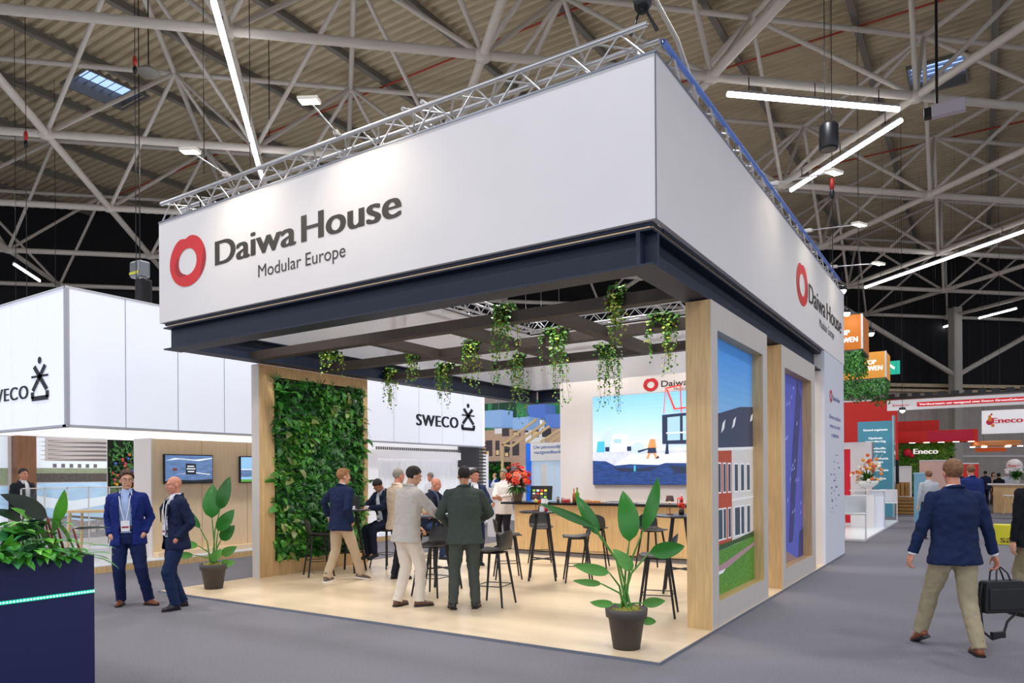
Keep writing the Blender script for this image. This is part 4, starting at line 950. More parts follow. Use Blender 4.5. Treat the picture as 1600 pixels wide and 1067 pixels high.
stool(500, 899, (.9, .45), 'black bar stool against the plant wall, beside the man in beige chinos')
stool(603, 887, (-.62, -.78), 'black bar stool carrying the seated man who looks at his hands')
stool(676, 930, (-.5, -.87), 'black bar stool between the pale-suited and the green-suited man')
stool(770, 944, (-.92, .39), 'black bar stool just right of the man in the green suit, its back turned right')
stool(795, 903, (.98, .1), 'black bar stool at the left of the middle round table')
stool(846, 882, (.1, -.99), 'black bar stool behind the middle round table, nearest the bar')
stool(901, 908, (-.98, .0), 'black bar stool at the right of the middle round table')
stool(931, 886, (.25, .95), 'black bar stool pulled up to the bar, seen from behind its back')
stool(1020, 890, (.3, -.95), 'black bar stool behind the right-hand round table')
stool(1026, 960, (-.95, .3), 'black bar stool nearest the camera, beside the right oak frame')
stool(677, 893, (.85, -.5), 'black bar stool under the bald seated man')
def make_table():
    t = thing('bar_table', 'black round bar table', 'table')
    m = MB().lathe([(0, 1.065), (.365, 1.065), (.375, 1.072), (.375, 1.083), (.368, 1.088), (0, 1.088)], 40); m.obj('tabletop', mat('dark_tabletop', '2a2c35', .3), t)
    for a in (45, 135, 225, 315):
        ca, sa = math.cos(R(a)), math.sin(R(a)); MB().tube([(ca * .12, sa * .12, 1.06), (ca * .30, sa * .30, 0)], [.024, .017], 8).obj('leg', M_legs, t)
    for a in (45, 135): ca, sa = math.cos(R(a)) * .245, math.sin(R(a)) * .245; MB().tube([(-ca, -sa, .33), (ca, sa, .33)], .011, 6).obj('brace', M_legs, t)
    MB().box(-.12, .12, -.12, .12, 1.045, 1.065).obj('mount', M_legs, t)
    return t
table0 = make_table(); x, y = W(848, 905, FLZ); table0.location = (x, y, FLZ); table0.rotation_euler = (0, 0, .5); table0['label'] = 'black round bar table in front of the bar with lamp and menu card'; table0['group'] = 'black round bar tables'
def table(px, py, label): x, y = W(px, py, FLZ); return copy_thing(table0, (x, y, FLZ), .3, label, 'black round bar tables')
TB = {'mid': (table0.location.x, table0.location.y)}
for k, (px, py, l) in dict(left=(546, 893, 'black round bar table beside the plant wall with lamp, laptop and cup'), centre=(692, 922, 'black round bar table the standing group of men gathers around'), right=(1062, 925, 'black round bar table half hidden by the right oak frame')).items():
    o = table(px, py, l); TB[k] = (o.location.x, o.location.y)
TZ = FLZ + 1.0885
M_copper = mat('copper_lamp', '7a4632', .4, metal=.5); M_shade = mat('mauve_lamp_shade', '6e4a48', .6)
def table_lamp(x, y, label):
    g = thing('table_lamp', label, 'lamp', (x, y, TZ), group='small copper table lamps')
    MB().lathe([(0, 0), (.05, 0), (.05, .012), (0, .014)], 20).obj('base', M_copper, g); MB().tube([(0, 0, .01), (0, 0, .2)], .006, 6).obj('stem', M_copper, g)
    MB().lathe([(.045, .27), (.062, .19), (.060, .188), (.043, .268), (0, .27)], 20).obj('shade', M_shade, g); MB().sphere((0, 0, .195), .018, 8).obj('bulb', mat('bulb_glow', 'ffb05a', .4, emit=6), g)
def off(k, r_, a_): p = Vector((TB[k][0], TB[k][1], 0)) + S * r_ + FW * a_; return p.x, p.y
table_lamp(*off('left', -.16, .05), 'small copper lamp on the table by the plant wall')
table_lamp(*off('mid', -.10, .12), 'small copper lamp on the middle round table')
table_lamp(*off('right', -.12, .05), 'small copper lamp on the right round table')
def flowers(x, y, z, label, n=7):
    g = thing('flower_jar', label, 'flowers', (x, y, z)); MB().lathe([(0, 0), (.035, 0), (.04, .05), (.03, .08), (.0, .08)], 14).obj('jar', mat('dark_jar', '2b1e1c', .2), g)
    for k in range(n): a = k * 2.4; MB().sphere((.035 * math.cos(a), .035 * math.sin(a), .11 + .02 * (k % 3)), .024, 6).obj('bloom', mat('red_petals', 'e2361e', .5), g)
flowers(*off('left', -.24, .05), TZ, 'tiny red flower jar behind the lamp by the plant wall')
flowers(*off('mid', -.02, .18), TZ, 'tiny red flower jar on the middle round table')
flowers(*off('right', .04, .03), TZ, 'tiny red flower jar on the right round table')
x, y = off('left', .02, .12); g = thing('laptop', 'open dark laptop on the table beside the plant wall', 'laptop', (x, y, TZ), YAW + .3)
MB().box(-.15, .15, -.1, .1, 0, .014).obj('keyboard_base', M_black, g, bevel=.003); MB().obox((0, .12, .11), Vector((.15, 0, 0)), Vector((0, .02, .1)), Vector((0, .003, -.001))).obj('display', M_black, g)
def cup(x, y, z, label, c='f2f0ee'):
    g = thing('coffee_cup', label, 'cup', (x, y, z)); MB().lathe([(0, .0), (.055, .0), (.07, .008), (.068, .01), (0, .006)], 18).obj('saucer', mat('china', c, .2), g)
    MB().lathe([(0, .01), (.025, .01), (.038, .06), (.036, .06), (.024, .014), (0, .014)], 18).obj('bowl', mat('china', c, .2), g); MB().tube([(.034, 0, .05), (.055, 0, .045), (.052, 0, .025), (.03, 0, .02)], .004, 6).obj('handle', mat('china', c, .2), g)
cup(*off('left', .10, -.14), TZ, 'white coffee cup and saucer on the table by the plant wall')
x, y = off('mid', .03, -.08); g = thing('menu_card', 'white and red menu card standing on the middle round table', 'card', (x, y, TZ), YAW)
MB().obox((0, 0, .1), Vector((.05, 0, 0)), Vector((0, .02, 0)), Vector((0, 0, .1))).obj('card', mat('card_white', 'f0f0f4', .4), g); MB().box(-.05, .05, -.023, -.02, .07, .09).obj('red_band', M_red, g); MB().box(-.04, .04, -.0235, -.0215, .12, .125).obj('print_line', M_ink, g)
x, y = off('mid', .01, -.15); g = thing('card_box', 'small white box with a red cup beside the menu card', 'box', (x, y, TZ), YAW); MB().box(-.06, .0, -.02, .02, 0, .08).obj('box', mat('card_white', 'f0f0f4', .4), g); MB().lathe([(0, 0), (.025, 0), (.03, .08), (0, .08)], 14, 0, (.045, 0, 0)).obj('red_cup', M_red, g)
x, y = off('centre', .12, -.05); g = thing('notebook', 'dark notebook lying on the centre table right of the green suit', 'book', (x, y, TZ), YAW); MB().box(-.1, .12, -.07, .07, 0, .015).obj('cover', M_black, g, bevel=.003)
# ---- things on the bar
def bar_at(px, dy=.2): p = on_y(px, 790, 6.85 + dy); return p.x, 6.85 + dy
x, y = bar_at(809, .3); v = thing('flower_vase', 'large stone vase full of red flowers on the left end of the bar', 'vase', (x, y, ZBAR))
MB().lathe([(0, 0), (.08, 0), (.09, .03), (.13, .20), (.145, .29), (.138, .30), (.13, .27), (.0, .25)], 24).obj('pot', mat('mottled_stone', '8a735c', .5, var=.3, scale=9), v)
lv = MB()
for k in range(150):
    a = rnd.uniform(0, 6.28); e = rnd.uniform(-.2, 1.2); dr = Vector((math.cos(a) * math.cos(e), math.sin(a) * math.cos(e), math.sin(e))); lv.leaf(Vector((0, 0, .30)) + dr * .08, dr, (0, 0, 1), rnd.uniform(.14, .3), .055, .8, rnd.randrange(2), 3)
MG = [mat('leaf_green_%d' % i, c, .45, rnd_var=.2, var=.1) for i, c in enumerate(('3f7a2a', '2c5f22', '5c9a35', '1f4a1f', '7fae3c', '86984f'))]
lv.obj('foliage', MG[:2], v, kind='stuff')
for k in range(84):
    a = rnd.uniform(0, 6.28); e = rnd.uniform(-.25, 1.45); rr = rnd.uniform(.16, .33); p = Vector((math.cos(a) * math.cos(e) * rr * 1.05, math.sin(a) * math.cos(e) * rr * 1.05, .44 + math.sin(e) * rr * 1.25))
    f = MB(); ow = (p - Vector((0, 0, .36))).normalized(); ua = ow.orthogonal().normalized(); ub = ow.cross(ua)
    for j in range(6): t = j * 1.047; f.leaf(p, ua * math.cos(t) + ub * math.sin(t) + ow * .35, ow, .062, .075, .5, 0, 3)
    f.sphere(p + ow * .012, .018, 6); f.obj('bloom', mat(('red_petals', 'orange_petals', 'crimson_petals')[k % 3], ('e2361e', 'ee5a2a', 'c21f22')[k % 3], .5), v)
for k in range(5):
    a = k * 1.3; MB().tube([(0, 0, .28), (math.cos(a) * .2, math.sin(a) * .2, .6), (math.cos(a) * .4, math.sin(a) * .35, .62 - .1 * (k % 3))], .004, 5).obj('twig', MG[5], v)
    
x, y = bar_at(846, .35); g = thing('till_screen', 'black touch screen till with coloured keys on the bar', 'screen', (x, y, ZBAR), .25)
MB().obox((0, 0, .19), Vector((.24, 0, 0)), Vector((0, .012, 0)), Vector((0, .03, .15))).obj('display', M_black, g, bevel=.006); MB().lathe([(0, 0), (.1, 0), (.1, .02), (.03, .03), (.03, .1), (0, .1)], 16).obj('foot', M_black, g)
for i in range(4):
    for j in range(3):
        c = ('e04a3a', '8bbf3f', 'e6cf3a', 'd8dce4', '4a4f5a')[(i * 2 + j * 3) % 5]; z = .10 + j * .07; yy = -.0135 + (z - .19) * .2
        MB().obox((-.16 + i * .085, yy - .002, z), Vector((.028, 0, 0)), Vector((0, .001, 0)), Vector((0, .005, .022))).obj('key', mat('key_' + c, c, .4, emit=.5), g)
for i, c in enumerate(('e6cf3a', '8bbf3f', 'e6cf3a', 'e6cf3a', 'd8dce4')): MB().box(-.12 + i * .06, -.07 + i * .06, -.12, -.06, .0, .03).obj('card', mat('key_' + c, c, .4), g)
def bottle(px, dy, label, col, h=.2, r_=.035, cap='8a5a3a', liquid=None):
    x, y = bar_at(px, dy); g = thing('bottle', label, 'bottle', (x, y, ZBAR))
    MB().lathe([(0, 0), (r_, 0), (r_, h * .65), (r_ * .4, h * .8), (r_ * .4, h), (0, h)], 16).obj('glass', mat('bottle_' + col, col, .15), g); MB().lathe([(r_ * .45, h), (r_ * .45, h + .03), (0, h + .03)], 12).obj('cap', mat('cap_' + cap, cap, .5), g)
bottle(897, .15, 'amber bottle with cork on the bar, left of the green one', 'b8632c', .26, .032)
bottle(902, .22, 'green bottle with brown cap on the bar behind the plant tip', '5a8a2a', .28, .045)
bottle(1065, .3, 'small red bottle with white cap at the right end of the bar in view', 'd2332a', .16, .03, 'f0f0f0')
def glass(px, dy, label, col='c98b5e', r_=.035, h=.12):
    x, y = bar_at(px, dy); g = thing('drinking_glass', label, 'glass', (x, y, ZBAR)); MB().lathe([(0, 0), (r_ * .8, 0), (r_, h), (r_ * .93, h), (r_ * .75, .01), (0, .01)], 16).obj('tumbler', mat('glassware', 'e6eef2', .05, trans=.8), g); MB().lathe([(0, .012), (r_ * .76, .012), (r_ * .9, h * .8), (0, h * .8)], 16).obj('drink', mat('drink_' + col, col, .1), g)
glass(872, .25, 'tumbler of brown drink on the bar right of the till')
glass(879, .35, 'small tumbler of red drink on the bar beside the brown one', 'd04a3a', .03, .09)
for k, px in enumerate((882, 888, 912, 918)):
    x, y = bar_at(px, .3); g = thing('red_candle_box', ('small red box on the bar, left one of the pair', 'small red box on the bar, right one of the pair', 'pale pink jar on the bar right of the green bottle', 'pale pink jar farther right on the bar')[k], 'box', (x, y, ZBAR))
    MB().box(-.035, .035, -.03, .03, 0, .07).obj('box', mat(('box_red', 'box_pink')[k > 1], ('d22b2b', 'e5b9b4')[k > 1], .4), g, bevel=.004); MB().box(-.036, .036, -.031, .031, .05, .06).obj('lid_band', M_white, g)
x, y = bar_at(927, .25); g = thing('serving_tray', 'tray of golden snacks on the bar', 'tray', (x, y, ZBAR)); MB().box(-.2, .2, -.1, .1, 0, .012).obj('board', mat('tray_wood', 'b07a45', .5), g)
for k in range(8): MB().sphere((-.15 + k * .042, .02 * (-1) ** k, .03), .028, 8, 0, (1, 1, .7)).obj('snack', mat('golden_snack', 'c98a3c', .6), g)
x, y = bar_at(966, .22); g = thing('document_folder', 'dark folder lying on the bar to the right of the snacks', 'folder', (x, y, ZBAR)); MB().box(-.2, .2, -.12, .12, 0, .035).obj('folder', mat('dark_folder', '3b3a44', .5), g, bevel=.005); MB().box(-.19, .19, -.122, -.12, .006, .028).obj('paper_edge', M_white, g)
x, y = bar_at(1005, .2); g = thing('paper_stack', 'flat white papers on the bar', 'paper', (x, y, ZBAR)); MB().box(-.1, .1, -.07, .07, 0, .008).obj('sheets', M_white, g)
x, y = bar_at(1062, .15); g = thing('red_lantern', 'little red wire lantern at the right end of the bar', 'lantern', (x, y, ZBAR)); MB().lathe([(0, 0), (.05, 0), (.05, .015), (0, .015)], 14).obj('base', M_red, g); MB().lathe([(.05, .1), (.03, .13), (0, .14)], 14).obj('top', M_red, g)
for k in range(6): a = k * 1.047; MB().tube([(.045 * math.cos(a), .045 * math.sin(a), .01), (.045 * math.cos(a), .045 * math.sin(a), .105)], .004, 5).obj('wire', M_red, g)
# ================================================================ PLANTS
M_pot = mat('dark_plastic_pot', '4a4544', .6, var=.05); M_moss = mat('dry_moss', '8f8a3a', .9, var=.4, scale=40, bump=1, bscale=60)
ML = mat('strelitzia_leaf', '2a7422', .28, var=.15, scale=4, rnd_var=.25); MS = mat('strelitzia_stalk', '4f8a35', .5); ML2 = mat('young_leaf', '5a9b40', .4, var=.12, rnd_var=.2)
def banana_plant(name, label, px, py, H, stems, rpot=.17, hpot=.34):
    x, y = W(px, py, FLZ if px > 500 else FLZ); g = thing(name, label, 'plant', (x, y, FLZ))
    k = rpot / .17
    MB().lathe([(0, 0), (.115 * k, 0), (.155 * k, hpot * .78), (.175 * k, hpot * .78), (.182 * k, hpot), (.165 * k, hpot), (.15 * k, hpot * .9), (0, hpot * .9)], 28).obj('pot', M_pot, g)
    m = MB().lathe([(0, hpot * .97), (.08, hpot * .97), (.15 * k, hpot * .92)], 20)
    for _ in range(22): a = rnd.uniform(0, 6.28); q = rnd.uniform(0, .12) * k; m.sphere((q * math.cos(a), q * math.sin(a), hpot * .95), rnd.uniform(.02, .04), 6)
    m.obj('moss', M_moss, g, kind='stuff')
    for (rx, ry, hz, L, Wd, leanr, up, kind) in stems:
        b = Vector((rnd.uniform(-.05, .05), rnd.uniform(-.05, .05), hpot * .9)); t = S * rx + FW * ry + Vector((0, 0, hz)); mid = (b + t) / 2 + S * (-rx * .18) + Vector((0, 0, hz * .08))
        MB().tube([b, (b * .7 + mid * .3) + Vector((0, 0, .02)), mid, t * .8 + mid * .2, t], [.014, .012, .01, .008, .006], 7).obj('stalk', MS, g)
        d = S * leanr + Vector((0, 0, up)) + FW * (-.15); n = S * .2 - FW * 1.0
        m = MB().leaf(t, d, n, L, Wd, .55 if up > 0 else .9, 0, 9, .22); m.obj('leaf', ML if kind == 0 else ML2, g)
banana_plant('potted_strelitzia', 'tall banana-leaved plant in dark pot at the near corner of the stand floor', 979, 1012, 1.5,
    [(.03, -.02, 1.02, .50, .22, -.04, 1, 0), (.17, .02, 1.12, .56, .14, .38, 1, 0), (-.26, .02, 1.08, .46, .13, -.42, .85, 0), (-.30, -.04, 1.16, .60, .085, -.9, .42, 0), (.22, -.04, .92, .36, .16, .95, .12, 0), (-.16, 0, .72, .36, .11, -1, .22, 1), (.06, 0, .74, .28, .13, -.4, .5, 1), (-.24, -.03, .62, .28, .07, -1, .1, 1), (.16, .05, .42, .24, .10, 1, .05, 1), (-.12, .02, .42, .24, .08, -1, .0, 1), (.12, -.05, .28, .18, .08, .6, -.1, 1)], .19, .385)
banana_plant('potted_strelitzia', 'banana-leaved plant in dark pot at the left corner of the stand floor', 334, 919, 1.5,
    [(-.02, 0, 1.05, .52, .26, .04, 1, 0), (.10, 0, 1.18, .52, .20, .3, 1, 0), (.08, -.03, .86, .40, .20, .55, .7, 0), (.10, .03, .72, .30, .18, .5, .5, 0), (-.2, 0, .9, .36, .10, -.5, .8, 0), (-.22, -.02, .64, .3, .12, -1, .15, 1), (-.3, 0, .5, .32, .11, -1, -.05, 1), (.12, 0, .5, .26, .14, .6, .3, 1), (.0, -.1, .42, .24, .14, .5, .5, 1), (.1, 0, .36, .22, .12, .9, .1, 1)], .19, .37)
# ---- the living wall
gw = thing('plant_wall', 'dense living wall of mixed green leaves in the left oak portal', 'plant', (-7.60, 1.93, .30))
MB().box(0, .03, 0, 2.07, 0, 3.04).obj('growing_panel', mat('dark_soil', '12180f', .95), gw)
GL = [mat('wall_leaf_%d' % i, c, .4, rnd_var=.22, var=.08) for i, c in enumerate(('2f7423', '1f5a1d', '4a9430', '17431d', '74a83c', '7d8a4c'))]
def wall_leaf(m, y, z, s_, mi, kind):
    d = Vector((rnd.uniform(.5, 1.1), rnd.uniform(-.9, .9), rnd.uniform(-1.0, .7))); 
    if kind == 0: m.leaf((.02, y, z), d, (1, 0, 1), s_, s_ * .55, rnd.uniform(.5, 1.5), mi, 4, .15)
    elif kind == 1:
        for j in range(7): a = (j - 3) * .28; dd = Vector((d.x, d.y + math.sin(a) * .8, d.z + math.cos(a) * .25)); m.leaf((.02, y, z), dd, (1, 0, .6), s_ * 1.15, s_ * .13, 1.0, mi, 3, .1)
    else:
        tip = Vector((.02, y, z)); dd = d.normalized(); side = dd.cross(Vector((1, 0, .3))).normalized()
        for j in range(9):
            p = tip + dd * (s_ * 1.5 * j / 9) + Vector((0, 0, -.03 * j * j / 20)); w = s_ * .35 * (1 - j / 10)
            for sx in (-1, 1): m.leaf(p, side * sx + dd * .4, (1, 0, .5), w, w * .35, .4, mi, 2, .05)
zone = lambda y, z: noise.noise(Vector((y * 1.1, z * 1.1, 3)))
for k in range(300):
    m = MB(); y = rnd.uniform(0, 2.07); z = rnd.uniform(.05, 3.02); q = zone(y, z); s_ = rnd.uniform(.12, .24)
    kind = 0 if q > -.02 else 1
    if k < 40: y = rnd.choice((rnd.uniform(-.02, .1), rnd.uniform(1.97, 2.1)))
    wall_leaf(m, y, z, s_ if kind == 0 else s_ * .9, 0, kind if k % 5 else 2); m.v = [(v[0] + .06, v[1], v[2]) for v in m.v]
    m.obj('leaf', GL[(rnd.choice((0, 2, 2, 0, 4, 5)) if q > .1 else rnd.choice((0, 1, 2, 0, 3)))], gw)
m = MB()
for k in range(4600):
    y = rnd.uniform(0, 2.07); z = rnd.uniform(.02, 3.04); q = zone(y, z); wall_leaf(m, y, z, rnd.uniform(.07, .15), rnd.choice((0, 1, 1, 3, 2)) if q < .1 else rnd.choice((0, 1, 2, 4)), rnd.choice((0, 0, 1)) if k % 3 else 0)
m.obj('small_leaves', GL, gw, kind='stuff')
# ---- ivy hanging from the roof grid
IV = [mat('ivy_%d' % i, c, .45, var=.1, rnd_var=.15) for i, c in enumerate(('5c9c3a', '3a7a2c', '9ac043', 'c4cc55'))]
def ivy(px, pytop, pybot, ybeam, label, w=.34, n=9, yellow=.2):
    c = on_y(px, pytop, ybeam); zt = 3.72; L = zt - on_y(px, pybot, ybeam).z
    g = thing('hanging_ivy', label, 'plant', (c.x, ybeam, zt), group='ivy plants hanging from the roof grid')
    MB().box(-w * .38, w * .38, -.06, .06, -.02, .05).obj('planter', mat('black_planter', '1d1c1b', .8), g)
    m = MB(); st = MB()
    for k in range(n):
        x0 = rnd.uniform(-w / 2, w / 2); front = -.095 - rnd.uniform(0, .05) if k % 5 else .1; ln = L * (rnd.uniform(.45, 1.0) if k else 1.0)
        pts = [Vector((x0, front * .3, .05)), Vector((x0, front, .02))]; p = pts[-1].copy(); cnt = int(ln / .035)
        for j in range(cnt):
            p = p + Vector((rnd.uniform(-.012, .012), rnd.uniform(-.008, .008), -.035)); 
            if j % 4 == 0: pts.append(p.copy())
            dens = 3 if j < cnt * .35 else (2 if j < cnt * .6 else 1)
            for _ in range(dens):
                if rnd.random() < .82:
                    a = rnd.uniform(0, 6.28); s_ = rnd.uniform(.030, .056); mi = 3 if rnd.random() < yellow * .5 else (2 if rnd.random() < yellow else rnd.choice((0, 0, 1)))
                    m.leaf(p + Vector((math.cos(a) * .02, math.sin(a) * .02, 0)), (math.cos(a), math.sin(a), -.5), (0, 0, 1), s_, s_ * .95, .6, mi, 2, .1)
        st.tube(pts, .0025, 4, caps=False)
    for _ in range(220): a = rnd.uniform(0, 6.28); m.leaf((rnd.uniform(-w / 2, w / 2), rnd.uniform(-.12, .1), rnd.uniform(-.08, .10)), (math.cos(a), math.sin(a), rnd.uniform(-.6, .7)), (0, 0, 1), .06, .055, .6, rnd.choice((0, 1, 0, 2)), 2, .1)
    m.obj('leaves', IV, g, kind='stuff'); st.obj('vines', mat('vine_stem', '6a5a35', .7), g, kind='stuff')
IVY = [(517, 548, 592, 2.4, 'short bushy ivy hanging in front of the top of the plant wall', .30, 9, .5), (611, 556, 645, 4.58, 'yellow-tipped ivy, leftmost over the far white sign', .26, 9, .5), (648, 530, 606, 3.03, 'ivy just right of the yellow-tipped one over the far white sign', .26, 9, .2),
       (698, 566, 643, 4.58, 'wide bushy ivy hanging right above the black sign letters', .40, 10, .3), (740, 534, 614, 3.03, 'ivy above the black stick-figure emblem', .30, 9, .3), (790, 508, 612, 1.47, 'broad pale ivy on the first cross beam left of centre', .24, 10, .3), (813, 556, 661, 4.58, 'dark narrow ivy over the far inner corner of the roof frame', .22, 10, .1),
       (870, 520, 636, 3.03, 'thin trailing ivy left of the screen wall edge', .42, 10, .1), (948, 540, 648, 4.58, 'long ivy hanging over the left part of the video screen', .40, 11, .1), (967, 484, 568, 1.47, 'yellowish ivy right above the one over the video screen', .20, 10, .6), (1038, 494, 590, 3.03, 'ivy nearest the right oak frame, above the ring logo', .40, 10, .3)]
for a in IVY: ivy(*a)
# ---- blue planter in the foreground
P0 = on_d(147, 866, 5.35); pz = P0.z
pl = thing('blue_planter', 'deep blue planter box with a green light strip, full of leafy plants, bottom left', 'planter', (P0.x, P0.y, 0))
MBL = mat('deep_blue_laminate', '07144e', .5)
for nm, a in (('side_panel', (-.02, 0, -3.2, 0, 0, pz)), ('end_panel', (-.62, -.02, -.02, 0, 0, pz)), ('back_panel', (-.64, -.62, -3.2, 0, 0, pz)), ('inner_floor', (-.62, -.02, -3.2, -.02, .3, pz - .10))):
    MB().box(*a).obj(nm, MBL if nm != 'inner_floor' else mat('dark_soil', '12180f', .95), pl)
zl = on_x(147, 923, P0.x).z
MB().box(0, .006, -3.2, 0, zl - .012, zl + .012).obj('strip_channel', mat('strip_green', '14b98f', .4, emit=.9), pl)
dm = MB()
for k in range(150): dm.box(.006, .009, -k * .021 - .012, -k * .021 - .004, zl - .005, zl + .005)
dm.obj('light_dots', mat('strip_led', 'b8fff0', .4, emit=5), pl, kind='stuff')
PG = [mat('planter_leaf_%d' % i, c, .35, rnd_var=.15, var=.08) for i, c in enumerate(('3f8f2d', '2b6a2a', '67b83a', '1c3a26', '25302a', '4a9a60'))]
MRS = mat('red_stalk', '8a2420', .4)
def at_pl(px, py, dx=-.3): return on_x(px, py, P0.x + dx) - Vector((P0.x, P0.y, 0))
big = [  # base px, tip px, width, material, red stalk
    ((74, 808), (20, 772), .13, 4, 1), ((70, 814), (14, 843), .11, 3, 1), ((88, 816), (104, 774), .085, 2, 1), ((84, 832), (96, 800), .07, 2, 0), ((114, 826), (168, 821), .022, 4, 1), ((34, 812), (2, 794), .07, 3, 0), ((60, 835), (20, 822), .07, 0, 0), ((30, 830), (-6, 838), .08, 5, 0),
    ((60, 850), (18, 878), .08, 5, 0), ((100, 856), (136, 866), .05, 1, 0), ((62, 872), (24, 905), .035, 2, 0), ((72, 862), (50, 892), .035, 0, 0), ((50, 812), (34, 792), .05, 2, 0), ((75, 850), (70, 822), .06, 1, 0), ((0, 870), (20, 845), .07, 2, 0), ((84, 845), (96, 868), .05, 0, 0), ((20, 850), (10, 884), .07, 2, 0), ((110, 845), (100, 815), .04, 0, 0)]
for (bpx, tpx, w, mi, red) in big:
    b = at_pl(*bpx, -.25); t = at_pl(*tpx, -.05 if red else .0); L = (t - b).length
    ro = Vector((b.x + (.08), b.y, pz - .12))
    MB().tube([ro, (ro + b) / 2 + Vector((.01, .02, 0)), b], [.011, .009, .006], 6).obj('stalk', MRS if red else PG[0], pl)
    MB().leaf(b, t - b, (1, -.1, .35), L * 1.05, w * 1.05, .35, 0, 9, .12).obj('leaf', PG[mi], pl)
m = MB(); fm = MB()
def fern(m, b, d, L, mi, seg=14, w=.05):
    d = Vector(d).normalized(); p = Vector(b); side = d.cross(Vector((0, 0, 1))).normalized()
    for j in range(seg):
        q = j / seg; p = p + d * (L / seg); d = (d + Vector((0, 0, -.09))).normalized(); ww = w * math.sin(math.pi * (.12 + .85 * q)) 
        for sx in (-1, 1): m.leaf(p, side * sx + d * .5, (0, 0, 1), ww * 1.3, ww * .45, .2, mi, 2, .05)
for k in range(420):
    y = -rnd.uniform(.02, 3.1); x = -rnd.uniform(.04, .6); a = rnd.uniform(0, 6.28); nr = y > -.55
    if nr or k % 2: fern(m, (x, y, pz + rnd.uniform(-.03, .12)), (math.cos(a) + .35, math.sin(a), rnd.uniform(.5, 1.5) * (.55 if nr else 1)), rnd.uniform(.16, .30) * (.8 if nr else 1.2), rnd.choice((0, 2, 2, 5)), 11, .045)
for k in range(900):
    y = -rnd.uniform(.1, 3.1); x = -rnd.uniform(.03, .6); a = rnd.uniform(0, 6.28); d = Vector((math.cos(a) * .8 + .3, math.sin(a), rnd.uniform(.2, 1.3)))
    if k % 4 == 0: x = -.02; d = Vector((1, rnd.uniform(-.6, .6), rnd.uniform(.0, .6)))
    m.leaf((x, y, pz + rnd.uniform(.0, .24) * (1 if k % 4 else .3)), d, (0, 0, 1), rnd.uniform(.07, .19), rnd.uniform(.035, .075), rnd.uniform(.6, 1.4), rnd.choice((0, 1, 2, 5, 2, 0)), 5, .12)
m.obj('undergrowth', PG, pl, kind='stuff')
for k, (dx, dy, L) in enumerate(((.1, .55, .30), (.05, .5, .24), (.3, .3, .25))):
    fm = MB(); fern(fm, (-.1, -.06, pz - .03), (dx, dy, .12 + .1 * k), L, 0, 14, .04); fm.obj('fern_frond', PG[2], pl)
# ================================================================ NEIGHBOURING STANDS, LEFT
XS = -10.64; SZ0, SZ1 = 2.60, 4.93
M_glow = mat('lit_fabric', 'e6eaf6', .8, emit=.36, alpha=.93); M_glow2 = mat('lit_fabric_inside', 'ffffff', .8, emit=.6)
M_post = mat('pale_post', 'b9bcc8', .5); M_greymetal = mat('grey_metal', '8b8e96', .4)
sb = thing('lit_fabric_canopy', 'huge glowing white fabric canopy with black lettering on the stand behind, left', 'sign', (XS, .1, SZ0))
def panels(parent, n, a, b, axis, c, z0, z1, m, name='fabric_panel'):
    for i in range(n):
        p, q = a + (b - a) * i / n + .012, a + (b - a) * (i + 1) / n - .012
        (MB().box(c - .01, c, p, q, z0, z1) if axis == 'y' else MB().box(p, q, c, c + .01, z0, z1)).obj(name, m, parent, 'world')
    for i in range(n + 1):
        p = a + (b - a) * i / n
        (MB().box(c - .05, c - .012, p - .016, p + .016, z0, z1) if axis == 'y' else MB().box(p - .016, p + .016, c + .012, c + .05, z0, z1)).obj('post', M_post, parent, 'world')
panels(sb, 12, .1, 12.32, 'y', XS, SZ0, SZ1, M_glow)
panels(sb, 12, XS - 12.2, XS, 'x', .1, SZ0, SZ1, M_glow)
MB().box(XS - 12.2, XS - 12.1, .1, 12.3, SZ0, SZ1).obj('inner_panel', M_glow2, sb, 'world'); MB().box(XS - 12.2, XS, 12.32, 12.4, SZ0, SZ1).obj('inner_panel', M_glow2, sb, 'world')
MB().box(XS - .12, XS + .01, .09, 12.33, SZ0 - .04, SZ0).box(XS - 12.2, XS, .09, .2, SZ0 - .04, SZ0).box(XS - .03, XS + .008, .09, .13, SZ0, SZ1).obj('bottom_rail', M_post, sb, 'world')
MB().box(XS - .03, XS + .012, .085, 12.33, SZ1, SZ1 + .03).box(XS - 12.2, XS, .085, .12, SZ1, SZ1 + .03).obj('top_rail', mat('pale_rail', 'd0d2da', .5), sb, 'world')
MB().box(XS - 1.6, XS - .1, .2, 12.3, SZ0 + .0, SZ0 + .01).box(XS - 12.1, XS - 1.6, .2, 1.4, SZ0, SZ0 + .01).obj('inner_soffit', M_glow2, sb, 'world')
def xfig(c, r, s_, parent, rs=1.45):
    """black stick figure emblem: dot, crossed limbs, bar and open trapezoid foot"""
    c = Vector(c); r = Vector(r); u = Vector((0, 0, 1)); n = r.cross(u); P = lambda a, b: c + r * a * s_ * rs + u * b * s_ + n * .006
    m = MB(); 
    def bar(a, b, w=.155):
        A, B = Vector(a), Vector(b); d = (B - A).normalized(); q = Vector((-d.y, d.x)) * w / 2
        m.add([P(*(A + q)), P(*(A - q)), P(*(B - q)), P(*(B + q))], [(0, 1, 2, 3)])
    bar((-.26, .44), (.05, .02)); bar((.26, .44), (-.05, .02)); bar((-.40, .10), (.40, .10), .075)
    bar((.0, .08), (-.33, -.36)); bar((0, .08), (.33, -.36)); bar((-.35, -.40), (-.35, -.62)); bar((.35, -.40), (.35, -.62)); bar((-.39, -.62), (.39, -.62))
    m.add([P(.09 * math.cos(t * .524), .62 + .12 * math.sin(t * .524)) for t in range(12)], [tuple(range(12))])
    m.obj('emblem', M_ink2, parent, 'world')
